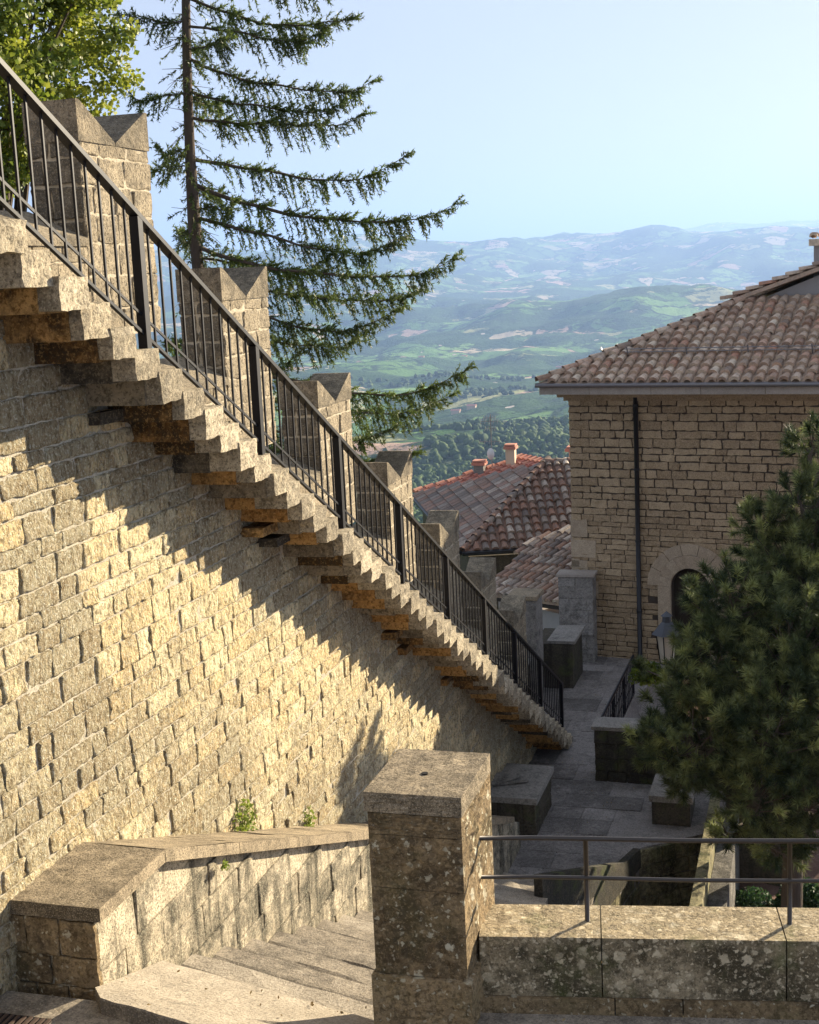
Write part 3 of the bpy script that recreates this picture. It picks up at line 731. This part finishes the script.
# ---------------------------------------------------------------- town roofs beyond
def Fp(p,q,r_): # plane frame helper from three points
    p,q,r_=[np.array(a,float) for a in (p,q,r_)]; e=unit(q-p); n=unit(np.cross(e,r_-p)); n=n if n[2]>0 else -n; s=np.cross(n,e); s=s if s@(r_-p)>0 else -s
    return p,e,s,n
def loc2(p,e,s,pts): return [((np.array(x)-p)@e,(np.array(x)-p)@s) for x in pts]
K=V(-9.7,37.7,-2.9); Lf=V(-13.7,46.6,-2.75); Rt=V(-5.6,39.15,-2.9); A=V(-8.1,42.2,-.98); A2=V(-6.2,43.0,-1.05)
hb=thing('hip_roofed_house','old house below the battlements with a patchy mossy hipped tile roof','house',tuple(V(-8,41,-9)))
mb=MB()
p,e,s,n=Fp(K,Rt,A); pol=loc2(p,e,s,[K,Rt,A2,A]); sheet(mb,p,e,s,n,pol); tiles(mb,p,e,s,n,pol,cp=.27,re=.36,r=.095)
p,e,s,n=Fp(K,Lf,A); pol=loc2(p,e,s,[K,Lf,A]); sheet(mb,p,e,s,n,pol)
hipcap(mb,K,A,.11); hipcap(mb,A,A2,.11); rfb=mb.build('roof',TILE2,hb)
mb=MB()                               # flat tile side
b=0.; row=0
poly=pol
smax=(A-p)@s; aL=(Lf-p)@e; aA=(A-p)@e
flip=1
while b<smax-.1:
    f0=(b+.15)/smax; lo=aA*f0; hi=aL+(aA-aL)*f0
    a=lo+(.25 if row%2 else 0)
    while a<hi-.1:
        w=random.uniform(.34,.5)
        q0=p+e*a+s*(b-.03)+n*.075; mb.obox(q0-n*.03,e*(w-.03),s*.42-n*.05,n*.035,random.random())
        a+=w
    b+=.37; row+=1
mb.build('side_tiles',TILEF,rfb)
mb=MB(); c=V(-8.3,42.2,0)
def inset(q,k=.93): q=c+(np.array(q)-c)*V(k,k,1); q[2]=-3.0; return q
mb.prism([inset(K)*V(1,1,0)+V(0,0,-14),inset(Rt)*V(1,1,0)+V(0,0,-14),V(-4.9,46.5,-14),inset(Lf)*V(1,1,0)+V(0,0,-14)],(0,0,10.9)); mb.build('wall',DARKW,hb)
mb=MB(); mb.tube([K-V(0,.08,.03),Rt-V(0,.08,.03)],.07,6); mb.tube([K-V(.08,.0,.03),Lf-V(.08,0,.03)],.07,6); mb.build('gutter',PIPE,hb)
# red roofed house farther down
hc=thing('red_roofed_house','sunlit house with a bright red roof and cream chimney behind the mossy hip roof','house',(-13,58,-12))
mb=MB()
c0=V(-16.3,54.6,-4.2); c1=V(-13.3,56.3,-2.95) ; r1=V(-9.2,57.4,-2.55); r0_=V(-12.6,58.3,-2.35)
W0=V(-15.9,54.0,-4.35)
p,e,s,n=Fp(V(-16.2,54.9,-3.95),V(-9.0,50.5,-4.6),V(-11.9,57.2,-2.75))
pol=loc2(p,e,s,[V(-16.2,54.9,-3.95),V(-9.0,50.5,-4.6),V(-7.4,54.2,-3.2),V(-11.9,57.2,-2.72)])
sheet(mb,p,e,s,n,pol); tiles(mb,p,e,s,n,pol,cp=.27,re=.4,r=.09,seg=4)
q0=V(-11.9,57.2,-2.72); 
p,e,s,n=Fp(V(-7.6,58.9,-3.9),V(-11.9,57.2,-2.72),V(-7.4,54.2,-3.2))
mb.prism([V(-11.9,57.2,-2.70),V(-7.4,54.2,-3.18),V(-6.0,58.6,-4.4),V(-10.5,61.5,-4.0)],(0,0,-.1),.8)
rc=mb.build('roof',TILE3,hc)
mb=MB(); mb.prism([V(-15.7,55,-14),V(-9.2,51.1,-14),V(-6.6,58.2,-14),V(-10.6,61,-14)],(0,0,9.2)); mb.build('wall',CREAM,hc)
def chim(x,y,z0,w,h,mat,par):
    m_=MB(); m_.box((x-w/2,y-w/2,z0-.6),(x+w/2,y+w/2,z0+h)); o=m_.build('chimney',mat,par)
    m_=MB(); m_.box((x-w*.68,y-w*.68,z0+h+.002),(x+w*.68,y+w*.68,z0+h+.12)); m_.obox((x-w*.6,y-w*.6,z0+h+.14),(w*1.2,0,0),(0,w*1.2,.0),(0,0,.07)); m_.build('chimney_cap',TILE3,o)
chim(-12.25,56.4,-2.8,.38,.42,CREAM,rc); chim(-13.5,55.9,-3.1,.42,.12,PIER,rc); chim(-9.5,57.4,-3.1,.8,.5,CREAM,rc)
an=thing('roof_aerial','thin television aerial with a white dish on the red roof','aerial',(-13.05,56.3,-3.1))
MB().tube([(-13.05,56.3,-3.2),(-13.05,56.3,-.95)],.022,5).build('mast',GALV,an)
mb=MB()
mb.tube([(-13.05,56.28,-2.2),(-13.05,56.28,-.9)],.018,4)
for zz,w in ((-1.05,.3),(-1.2,.42),(-1.5,.25),(-2.05,.5)):
    mb.tube([(-13.05-w,56.3,zz),(-13.05+w*.7,56.3,zz)],.014,4)
    for k_ in np.linspace(-w,w*.7,5): mb.tube([(-13.05+k_,56.2,zz-.09),(-13.05+k_,56.4,zz+.09)],.01,4)
mb.build('antenna_bars',GALV,an)
mb=MB(); P=[[V(-13.05,56.1,-2.55)+V(.2*r_*math.cos(t)*.8,-.08*(1-r_*r_),.25*r_*math.sin(t)) for t in np.linspace(0,2*math.pi,17)] for r_ in (0,.5,.8,1)]
mb.grid(np.array(P)); mb.build('dish',WHT,an,True)
# low lean-to roof left of the ashlar house
hd=thing('lean_to_roof_shed','low lean-to with a bleached mixed tile roof tucked behind the tall grey pier','shed',(-7,36,-6))
Fl=V(-8.6,35.6,-3.6); Fr=V(-5.35,33.3,-3.35); Tl=V(-7.7,37.6,-2.85); Trr=V(-5.0,37.4,-1.75)
mb=MB(); e1=V(-8.75,36.0,-3.5); 
p,e,s,n=Fp(Fl,Fr,Trr); pol=loc2(p,e,s,[Fl,Fr,Trr,V(-7.6,37.9,-2.6)])
sheet(mb,p,e,s,n,pol,.08); tiles(mb,p,e,s,n,pol,cp=.26,re=.36,r=.09)
mb.build('roof',TILE4,hd)
mb=MB(); mb.prism([Fl*V(1,1,0)+V(.3,.35,-9),Fr*V(1,1,0)+V(-.1,.4,-9),V(-5.2,37.4,-9),V(-7.6,37.6,-9)],(0,0,5.2)); mb.build('wall',PLAS,hd)
mb=MB(); mb.tube([Fl+V(0,.1,-.12),Fr+V(0,.1,-.12)],.08,5); mb.build('eaves_beam',WOOD,hd)

# ---------------------------------------------------------------- vegetation
def leaves(name,cent,nrm_sz,mat,parent,tone,asp=.6):
    """one quad leaf per centre, random orientation"""
    N=len(cent); a=rng.normal(size=(N,3)); a/=np.linalg.norm(a,axis=1)[:,None]; b=rng.normal(size=(N,3)); b=np.cross(a,b); b/=np.linalg.norm(b,axis=1)[:,None]
    sz=nrm_sz[:,None]
    v0=cent-a*sz*.5; v2=cent+a*sz*.5; bend=np.cross(a,b)*sz*.12
    v1=cent+b*sz*.5*asp+bend; v3=cent-b*sz*.5*asp+bend
    vs=np.stack([v0,v1,v2,v3],1).reshape(-1,3); i=np.arange(N)*4
    fs=np.concatenate([np.stack([i,i+1,i+2],1),np.stack([i,i+2,i+3],1)])
    return big(name,vs,fs,np.concatenate([tone,tone]),mat,parent)
def needles(name,base,dirs,L,w,mat,parent,tone):
    N=len(base); side=np.cross(dirs,rng.normal(size=(N,3))); side/=np.linalg.norm(side,axis=1)[:,None]
    w=w[:,None] if not np.isscalar(w) else w
    vs=np.stack([base-side*w,base+side*w,base+dirs*L[:,None]],1).reshape(-1,3); i=np.arange(N)*3
    return big(name,vs,np.stack([i,i+1,i+2],1),tone,mat,parent)
def rdir(n): a=rng.normal(size=(n,3)); return a/np.linalg.norm(a,axis=1)[:,None]

# tall sparse conifer behind the battlements
cb_=V(-8.9,19.0,-4.0)
tree=thing('sparse_conifer','tall thin conifer with drooping upturned branches behind the battlements','tree',tuple(cb_))
def tx(z): # trunk centre at height z
    return V(-8.72+.02*(z-5)+.06*math.sin(z*.7),19.0,z)
MB().tube([tx(z) for z in np.linspace(-4,13.5,22)],list(np.linspace(.17,.035,22)+rng.normal(0,.006,22)),9).build('trunk',BARK,tree,True)
NB=[];ND=[];NL=[];NT_=[];NW=[]
def twig(p,dv,L,tone,dens=1.,nl=.062):
    k=max(4,int(L*120*dens)); t=rng.random(k)
    dr=dv[None,:]*t[:,None]*L; dr[:,2]-=.10*(t*L)**2
    base=p+dr; dd=rdir(k)*.85+dv*.75; dd[:,2]-=.1; dd/=np.linalg.norm(dd,axis=1)[:,None]
    NB.append(base);ND.append(dd);NL.append(rng.uniform(.6,1.3,k)*nl);NT_.append(np.clip(rng.normal(tone,.2,k),0,1)); NW.append(np.full(k,.0095))
limbs=MB()
def branch(z,az,L,droop,upt,dens=1.):
    p0=tx(z); h=V(math.cos(az),math.sin(az),0); n=14; pts=[]
    wob=random.uniform(-.15,.15); ph=random.uniform(0,6)
    for i in range(n+1):
        t=i/n; q=p0+h*L*t+V(-h[1],h[0],0)*wob*L*math.sin(t*3)
        q=q+V(0,0,-droop*L*t**.9*(1.15-.3*t)+upt*L*t**6+.03*math.sin(t*8+ph)+.012*math.sin(t*23+ph)); pts.append(q)
    limbs.tube(pts,list(np.linspace(.024*L/3+.006,.004,n+1)),5)
    ns=int(L*25*dens)
    for j in range(ns):
        t=random.uniform(.08,1)**.85; f=t*n; i=min(n-1,int(f)); q=pts[i]+(pts[i+1]-pts[i])*(f-i)
        ln=(.20+.42*math.sin(min(1,t*1.05)*math.pi)**.7)*random.uniform(.4,1.)*(.5+.12*L)
        sidev=V(-h[1],h[0],0)*random.choice((-1,1))*random.uniform(.2,1.)
        dv=unit(sidev*.7+h*random.uniform(.1,.6)+V(0,0,-random.uniform(.5,1.7)))
        tn=random.uniform(.15,.75)
        twig(q,dv,ln,tn)
        if random.random()<.35: twig(q+V(0,0,.01),unit(h*.8+sidev*.6+V(0,0,random.uniform(-.1,.35))),ln*.5,tn+.15)
    for j in range(int(L*26)):
        t=random.uniform(.05,1); f=t*n; i=min(n-1,int(f)); q=pts[i]+(pts[i+1]-pts[i])*(f-i)
        twig(q+rdir(1)[0]*.02,unit(h*.9+rdir(1)[0]*.8),.16,random.uniform(.35,.95),1.3)
    # tip shoots
    for _ in range(5): twig(pts[-1],unit(h+rdir(1)[0]*.5+V(0,0,.35)),.2,.6)
AZ=YAW
def bz(px_y): return 4.97+(290-px_y)/69.
for (y0,L,dr,up) in ((-25,2.3,.3,.1),(8,2.35,.28,.05),(30,2.0,.25,.12),(62,2.6,.33,.10),(92,2.2,.3,.10),(118,2.5,.15,.10),(158,3.1,.2,.12),(186,3.8,.28,.12),(215,3.0,.32,.1),(246,3.8,.25,.12),(268,3.2,.3,.1),(292,2.9,.36,.16),(325,2.2,.3,.1),(362,3.85,.24,.12),(392,3.6,.22,.1),(412,2.8,.28,.1),(435,3.0,.3,.1)):
    branch(bz(y0),AZ+random.uniform(-.25,.15),L,dr,up,1.15)
for i in range(32):
    z=random.uniform(-1.5,11.5); az=random.uniform(AZ+.6,AZ+2*math.pi-.6)
    L=random.uniform(.7,1.5)*(1. if z>2 else 1.5)
    if math.cos(az-AZ)<-.3: L=min(L,1.35)
    branch(z,az,L,random.uniform(.05,.25),random.uniform(0,.2),1.)
for i in range(6):
    z=random.uniform(0,7); branch(z,AZ+random.uniform(-.9,.9),random.uniform(1.2,2.4),random.uniform(.1,.3),.15,1.)
for i in range(620):
    z=random.uniform(-1,13); a_=random.uniform(0,6.28); h=V(math.cos(a_),math.sin(a_),random.uniform(-.9,.3)); ln=random.uniform(.12,.45)
    limbs.tube([tx(z),tx(z)+h*ln],[.007,.003],3)
    if random.random()<.75: twig(tx(z)+h*ln*.3,unit(h+V(0,0,-.5)),ln,random.uniform(.1,.8),.9)
limbs.build('limbs',BARK,tree,True)
needles('needles',np.concatenate(NB),np.concatenate(ND),np.concatenate(NL),np.concatenate(NW),SPRUCE,tree,np.concatenate(NT_))

# broadleaf tree upper left
bt=V(-10.0,15.2,-3.0)
tree=thing('broadleaf_tree','bright yellow-green broadleaf tree above the highest battlement','tree',tuple(bt))
MB().tube([bt,bt+V(.05,.1,4),bt+V(.3,.0,8),bt+V(.2,.1,11)],[.24,.2,.12,.04],8).build('trunk',BARK,tree,True)
cent=[];tn=[];lm=MB()
blobs=[]
cc=bt+V(.35,-.1,11.1)
for i in range(125):
    d_=rdir(1)[0]; r_=random.uniform(.35,1.)**.5
    q=cc+d_*r_*V(1.8,1.9,2.0); blobs.append((q,random.uniform(.28,.55)))
for i in range(18):
    q=V(-8.6,13.2,0)+V(random.uniform(-1.3,.1),random.uniform(-1,1.),random.uniform(5.2,7.4)); blobs.append((q,random.uniform(.2,.4)))
for q,r_ in blobs:
    k=min(int(2900*r_*r_),560)
    d_=rdir(k)*(rng.random((k,1))**.45)*r_*V(1.15,1.15,.7); cent.append(q+d_); base=random.uniform(.1,.9); tn.append(np.clip(rng.normal(base,.25,k),0,1))
    if random.random()<.5: lm.tube([bt+V(.2,.0,8+random.uniform(-2,2)),(bt+V(.2,0,9)+q)/2+V(0,0,.1),q],[.04,.025,.008],4)
cent=np.concatenate(cent); lm.build('limbs',BARK,tree)
leaves('crown',cent,rng.uniform(.045,.095,len(cent)),MAPLE,tree,np.concatenate(tn),.85)

# pine on the right
def at(x,y,D): return CAM+(cf+cr*(x-409.5)/F-cu*(y-512)/F)*D
pb=V(-.35,22.3,-6.2)
tree=thing('bushy_pine','big dark bushy pine with radiating needle tufts filling the right side','tree',tuple(pb))
MB().tube([pb,pb+V(.05,0,2.5),pb+V(.3,.1,5.5),pb+V(.7,.2,8.2)],[.2,.16,.1,.03],8).build('trunk',BARK,tree,True)
B=[]
for (x,y,D,r) in ((815,445,22,.40),(800,500,22,.55),(790,560,22,.75),(760,525,22.3,.35),(735,600,21.5,.7),(800,640,21.,.9),(720,660,21.3,.8),(690,700,21,.55),(705,640,21.6,.4),(660,742,20.8,.42),(640,668,25.5,.001),(700,740,20.6,.75),(770,720,20.2,.95),(760,790,20,.6),(810,790,19.8,.6),(690,775,20.8,.35),(830,700,20.5,1.),(840,560,22,1.),(850,470,22.5,.7),(712,610,22.5,.42),(686,590,22.5,.12),(860,780,20,.8),(730,830,20.6,.25),(780,845,20,.35),(815,840,20,.35)):
    B.append((at(x,y,D),r))
for (p_,r) in list(B)[:17]: B.append((p_+V(.9,1.6,.1),r))
tb=[];td=[];tl=[];tt=[];lm=MB()
for c,r in B:
    nt=int(62*r*r*3.2)+5
    for _ in range(nt):
        d_=rdir(1)[0]; q=c+d_*r*random.uniform(.5,1.05)*V(1,1,.85)
        ax=unit(d_*.9+V(.1,.1,.5)+rdir(1)[0]*.3)
        k=random.randint(85,120); base=random.uniform(-.05,.45)+.55*(random.random()<.3 and ax[2]>.1)  # some upward tufts take a lighter tone as painted highlights
        t=(rng.random(k)**.7)*.2-.05
        dd=rdir(k)*.8+ax*.75; dd/=np.linalg.norm(dd,axis=1)[:,None]
        tb.append(q+ax*t[:,None]); td.append(dd); tl.append(rng.uniform(.12,.19,k)); tt.append(np.clip(rng.normal(base,.12,k),0,1))
        if random.random()<.3: lm.tube([q-ax*.35,q+ax*.1],[.012,.006],4)
    lm.tube([pb+V(.3,.1,max(1,min(8,c[2]-pb[2]-.7))),(pb+V(.2,.1,c[2]-pb[2]-.3)+c)/2,c],[.05,.035,.012],5)
lm.build('limbs',BARK,tree)
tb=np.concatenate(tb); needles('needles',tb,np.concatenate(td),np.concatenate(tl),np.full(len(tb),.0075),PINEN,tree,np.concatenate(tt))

# shrubs in the garden, weeds
def shrub(name,label,cat,c,rad,N,sz,mat,group=None):
    t=thing(name,label,cat,tuple(c)); d_=rdir(N)*(rng.random((N,1))**.4); d_[:,2]=np.abs(d_[:,2])
    pts=np.array(c)+d_*np.array(rad)
    m_=MB()
    for k_ in range(9): q=pts[k_*3]; m_.tube([c,(np.array(c)+q)/2+V(0,0,.03),q],[.012,.008,.004] if rad[0]>.3 else [.005,.004,.002],4)
    m_.build('stems',BARK if rad[0]>.3 else WEED,t); leaves('leaves',pts,rng.uniform(sz*.6,sz*1.3,N),mat,t,rng.random(N),.6); return t
shrub('shrub','dark green bush on the red soil below the parapet railing','shrub',(-.15,23.3,-6.1),(.5,.4,.55),1800,.09,SHRUB)
shrub('shrub','small dark bush beside the garden wall under the pine','shrub',(-1.0,22.9,-6.1),(.45,.4,.5),1300,.08,SHRUB)
shrub('shrub','leafy bush at the right edge under the lowest pine boughs','shrub',(.75,22.6,-6.1),(.7,.6,1.4),3000,.09,SHRUB)
shrub('weed_tuft','largest weed tuft growing where the low coping meets the yellow wall','weed',(-5.2,11.45,-.12),(.1,.26,.34),300,.045,WEED)
shrub('weed_tuft','smaller weed tuft on the coping nearer the pillar','weed',(-5.2,13.1,-.74),(.08,.16,.26),120,.04,WEED)
shrub('weed_tuft','tiny weed sprouting from the blotched face of the low wall','weed',(-4.53,9.55,.42),(.03,.06,.08),60,.03,WEED)
shrub('weed_tuft','weed growing between stair rail and battlement near the roofs','weed',(-5.7,19.4,zl(19.4)+.5),(.1,.3,.4),380,.06,WEED)
shrub('shrub','yellow-green bush around the foot of the street lamp','shrub',(-3.15,26.6,ZF+1.15),(.4,.25,.45),900,.09,MAPLE)

mb=MB(); 
xs=np.linspace(-3.9,12,40); ys=np.linspace(9.5,44,80)
P=np.array([[(x,y,-6.15+.06*math.sin(x*3+y*2)+random.gauss(0,.012)) for x in xs] for y in ys]); mb.grid(P[:, ::-1])
mb.box((-3.6,9,-6.6),(-1.4,21.9,-6.15)); struct('garden_ground',mb,GRAV)

N=260; lx=rng.uniform(-4.5,1.5,N); ly=rng.uniform(6.6,8.2,N); lz=np.full(N,.412)
m_=(lx<-2.7)&(ly>7.3); lz[m_]=.53-.33*np.clip((ly[m_]+(lx[m_]+4.62)*SK-7.45)/1.05,0,1)+.012
lx2=rng.uniform(-5.5,-2.,420); ly2=rng.uniform(21.5,31.,420); lz2=np.full(420,ZF+.022)
pts=np.concatenate([np.stack([lx,ly,lz],1),np.stack([lx2,ly2,lz2],1)])
o=leaves('fallen_leaves',pts,rng.uniform(.012,.035,len(pts)),leafmat('dry_leaf',(.16,.10,.04),(.42,.32,.16),None,.1),None,rng.random(len(pts)),.6); tag(o,'small dry leaves scattered over the landing and the terrace path','leaf litter',kind='stuff')
# ---------------------------------------------------------------- terrain
def vnoise(x,y,seed):
    xi=np.floor(x).astype(np.int64); yi=np.floor(y).astype(np.int64); fx=x-xi; fy=y-yi
    fx=fx*fx*(3-2*fx); fy=fy*fy*(3-2*fy)
    def h(a,b):
        n=(a*374761393+b*668265263+seed*974711)&0x7fffffff; n=((n^(n>>13))*1274126177)&0x7fffffff; return ((n^(n>>16))&0xffff)/65535.
    return (h(xi,yi)*(1-fx)+h(xi+1,yi)*fx)*(1-fy)+(h(xi,yi+1)*(1-fx)+h(xi+1,yi+1)*fx)*fy
def fbm(x,y,o,seed,g=.5):
    s=0;a=1;t=0
    for i in range(o): s=s+a*(vnoise(x*2**i+i*17.3,y*2**i-i*9.1,seed+i)-.5)*2; t+=a; a*=g
    return s/t
def ridge(x,y,o,seed):
    s=0;a=1;t=0
    for i in range(o): s=s+a*(1-np.abs(vnoise(x*2**i+3*i,y*2**i,seed+i)*2-1)); t+=a;a*=.5
    return s/t
PR=np.array([0,30,60,120,300,700,1300,2200,3500,5000,7000,9500,12000,14500,17000,22000,27000,40000.])
PZ=np.array([-9,-10,-15,-28,-75,-150,-205,-270,-330,-335,-310,-230,-60,250,60,150,560,300.])
def height(x,y):
    r=np.hypot(x,y); az=np.arctan2(x,y)
    z=np.interp(r,PR,PZ)
    m=np.clip((r-150)/2500,0,1)
    z=z+m*fbm(x/2600,y/2600,5,3)*150*np.clip(r/6000,.25,1.6)
    z=z+np.clip((r-100)/800,0,1)*(ridge(x/1100,y/1100,6,11)-.6)*170*np.clip(r/3000,.2,1.3)
    z=z+np.clip((r-60)/400,0,1)*fbm(x/160,y/160,4,21)*9
    # far ridge heights by azimuth
    d1=np.exp(-((r-14500)/2000)**2); z=z+d1*(-130*np.clip((az+.12)/.25,-.6,1.6))
    d2=np.exp(-((r-27000)/2600)**2); z=z+d2*(520*np.clip((az+.2)/.3,-1,1.1)-230)
    # rounded hill in the middle distance
    hx,hy=-700,6400; z=z+150*np.exp(-(((x-hx)/900)**2+((y-hy)/800)**2))
    hx,hy=900,7600; z=z+150*np.exp(-(((x-hx)/700)**2+((y-hy)/700)**2))
    return z
NA,NR=620,560
azs=np.linspace(R(-62),R(45),NA); rs=np.geomspace(26,42000,NR)
Xg=np.sin(azs)[None,:]*rs[:,None]; Yg=np.cos(azs)[None,:]*rs[:,None]; Zg=height(Xg,Yg)
Zg=Zg-np.where(Xg>-2.5,0,0)
idx=np.arange(NA*NR).reshape(NR,NA); fs=np.stack([idx[:-1,:-1],idx[:-1,1:],idx[1:,1:],idx[1:,:-1]],-1).reshape(-1,4)
q=NT('patchwork_land'); P=q.pos()
Pw=q.n('ShaderNodeVectorMath',{0:P,1:q.n('ShaderNodeVectorMath',{0:q.n('ShaderNodeTexNoise',{'Vector':P,'Scale':.0022,'Detail':3.}).outputs[1],'Scale':260.},operation='SCALE').outputs[0]},operation='ADD').outputs[0]
Pw=q.map(Pw,(1.,1.,0.))
vo=q.n('ShaderNodeTexVoronoi',{'Vector':Pw,'Scale':.0058}); ve=q.n('ShaderNodeTexVoronoi',{'Vector':Pw,'Scale':.0058},feature='DISTANCE_TO_EDGE')
sc_=q.n('ShaderNodeSeparateColor',{'Color':vo.outputs['Color']})
fc=q.ramp(sc_.outputs[0],[(0.,(.12,.23,.06)),(.28,(.18,.32,.08)),(.42,(.38,.38,.17)),(.52,(.09,.17,.05)),(.66,(.62,.50,.32)),(.77,(.23,.38,.10)),(.92,(.50,.34,.24))])
for el in q.t.nodes:
    if el.type=='VALTORGB' and len(el.color_ramp.elements)==7: el.color_ramp.interpolation='CONSTANT'
edge=q.ramp(ve.outputs['Distance'],[(.03,1.),(.07,0.)])
wood=(.03,.06,.022)
fc=q.mix(q.math('MULTIPLY',edge,q.ramp(q.noise(P,.006,3),[(.42,0.),(.5,1.)])),fc,wood)
wn=q.noise(P,.0019,7,.62); wm=q.ramp(wn,[(.49,0.),(.51,1.)])
c=q.mix(wm,fc,q.mix(q.noise(P,.03,4,.7),(.02,.05,.016),(.08,.15,.04)))
# near slope wooded
fine=q.noise(P,.05,5,.75)
c=q.mix(q.math('MULTIPLY',q.ramp(q.noise(P,.012,6,.75),[(.52,0.),(.57,.9)]),1.),c,wood)
hs=q.n('ShaderNodeTexVoronoi',{'Vector':q.map(P,(1.,1.,0.)),'Scale':.0125}); hsc=q.n('ShaderNodeSeparateColor',{'Color':hs.outputs['Color']})
hm=q.math('MULTIPLY',q.math('LESS_THAN',hs.outputs['Distance'],.13),q.math('GREATER_THAN',hsc.outputs[1],.86))
c=q.mix(hm,c,(.6,.52,.42))
TERR=q.finish(c,.95,q.math('ADD',q.math('MULTIPLY',wm,q.noise(P,.06,4,.7)),fine),1.,14.,spec=.05)
o=big('hills_terrain',np.stack([Xg,Yg,Zg],-1).reshape(-1,3),fs,np.zeros(len(fs)),TERR,None,4,True); o['kind']='structure'
# town ground right below (fills towards the camera)
mb=MB(); mb.box((-40,-30,-14),(40,27,-9.2)); struct('town_ground',mb,GRAV)
# far wood: one mass of small crowns
NC=34000
ra=rng.uniform(R(-32),R(6),NC*4); rr_=np.exp(rng.uniform(math.log(110),math.log(3800),NC*4))
X=np.sin(ra)*rr_; Yy=np.cos(ra)*rr_
msk=fbm(X/240,Yy/240,4,51)+np.clip((2300-rr_)/2500,-.12,.7)>.06
X=X[msk][:NC];Yy=Yy[msk][:NC];rr_=rr_[msk][:NC]; Zz=height(X,Yy)
sz=rng.uniform(2.2,4.5,len(X))*np.clip(.7+rr_/2500,.7,1.7)
import bmesh
bm=bmesh.new(); bmesh.ops.create_icosphere(bm,subdivisions=2,radius=1); tv=np.array([v.co[:] for v in bm.verts]); tf=np.array([[v.index for v in f.verts] for f in bm.faces]); bm.free()
nn=len(X); vs=tv[None]*(1+rng.normal(0,.24,(nn,len(tv),1))); vs=vs*sz[:,None,None]*np.stack([np.ones(nn),np.ones(nn),rng.uniform(.8,1.25,nn)],-1)[:,None,:]
vs=vs+np.stack([X,Yy,Zz+sz*.5],-1)[:,None,:]
fs=tf[None]+(np.arange(nn)*len(tv))[:,None,None]
o=big('far_woodland',vs.reshape(-1,3),fs.reshape(-1,3),np.repeat(rng.random(nn),len(tf)),WOODL,None,3); tag(o,'blue-green woodland covering the slopes below the town','woodland',kind='stuff')

# scattered farmhouses on the far slopes
fm=None; kk=0
for i in range(200):
    if kk>=16: break
    a_=rng.uniform(R(-16),R(-2)); r_=rng.uniform(2300,5200); x,y=math.sin(a_)*r_,math.cos(a_)*r_; z=float(height(np.array([x]),np.array([y]))[0])
    if fm is None:
        fm=thing('farmhouse','tiny pale farmhouse with a tiled roof far down in the hazy valley','farmhouse',(x,y,z),'farmhouses scattered over the valley')
        m_=MB(); m_.box((x-9,y-5,z-6),(x+9,y+5,z+6)); m_.build('wall',CREAM,fm)
        m_=MB(); m_.prism([(x-10,y-6.2,z+6.02),(x-10,y+6.2,z+6.02),(x-10,y,z+9.2)],(20,0,0)); m_.build('roof',TILE3,fm)
    else: dup(fm,(x,y,z),fm['label'])
    kk+=1
# ---------------------------------------------------------------- haze
mb=MB(); mb.box((-45000,-3000,-900),(45000,46000,1300)); 
q=NT('valley_haze'); v=q.n('ShaderNodeVolumePrincipled',{'Color':(.34,.53,.96,1),'Density':8e-5,'Anisotropy':.25}); q.n('ShaderNodeOutputMaterial',{'Volume':v.outputs[0]})
hz=mb.build('haze',q.m); tag(hz,'pale blue haze filling the valley','haze',kind='stuff')

# ---------------------------------------------------------------- light
sd=V(.67,1.0,.37)  # towards the sun
el=math.atan2(sd[2],math.hypot(sd[0],sd[1])); az=math.atan2(sd[0],sd[1])
w=bpy.data.worlds.new('World'); S.world=w; w.use_nodes=True; t=w.node_tree; t.nodes.clear()
sky=t.nodes.new('ShaderNodeTexSky'); sky.sky_type='NISHITA'; sky.sun_disc=False; sky.sun_elevation=el; sky.sun_rotation=az; sky.altitude=700; sky.air_density=1.; sky.dust_density=2.; sky.ozone_density=1.5
bg=t.nodes.new('ShaderNodeBackground'); bg.inputs[1].default_value=.055; ow=t.nodes.new('ShaderNodeOutputWorld')
tm=t.nodes.new('ShaderNodeMix'); tm.data_type='RGBA'; tm.blend_type='MULTIPLY'; tm.inputs[0].default_value=1.; tm.inputs[7].default_value=(1.2,.98,.92,1)
hzm=t.nodes.new('ShaderNodeMix'); hzm.data_type='RGBA'; hzm.inputs[0].default_value=.8; hzm.inputs[7].default_value=(3.05,3.2,3.7,1)
t.links.new(sky.outputs[0],tm.inputs[6]); t.links.new(tm.outputs[2],hzm.inputs[6]); t.links.new(hzm.outputs[2],bg.inputs[0]); t.links.new(bg.outputs[0],ow.inputs[0])
sl=bpy.data.lights.new('sun','SUN'); sl.energy=5.; sl.angle=R(.5); sl.color=(1.,.86,.64)
so=bpy.data.objects.new('sun',sl); COL.objects.link(so); so.rotation_euler=Vector(sd).to_track_quat('Z','Y').to_euler()
so.location=(20,30,20)
S.view_settings.view_transform='Standard'; S.view_settings.look='None'; S.view_settings.gamma=1; S.view_settings.use_curve_mapping=False
S.view_settings.exposure=1.84
S.cycles.use_denoising=True
S.cycles.max_bounces=6; S.cycles.transparent_max_bounces=12; S.cycles.volume_bounces=0
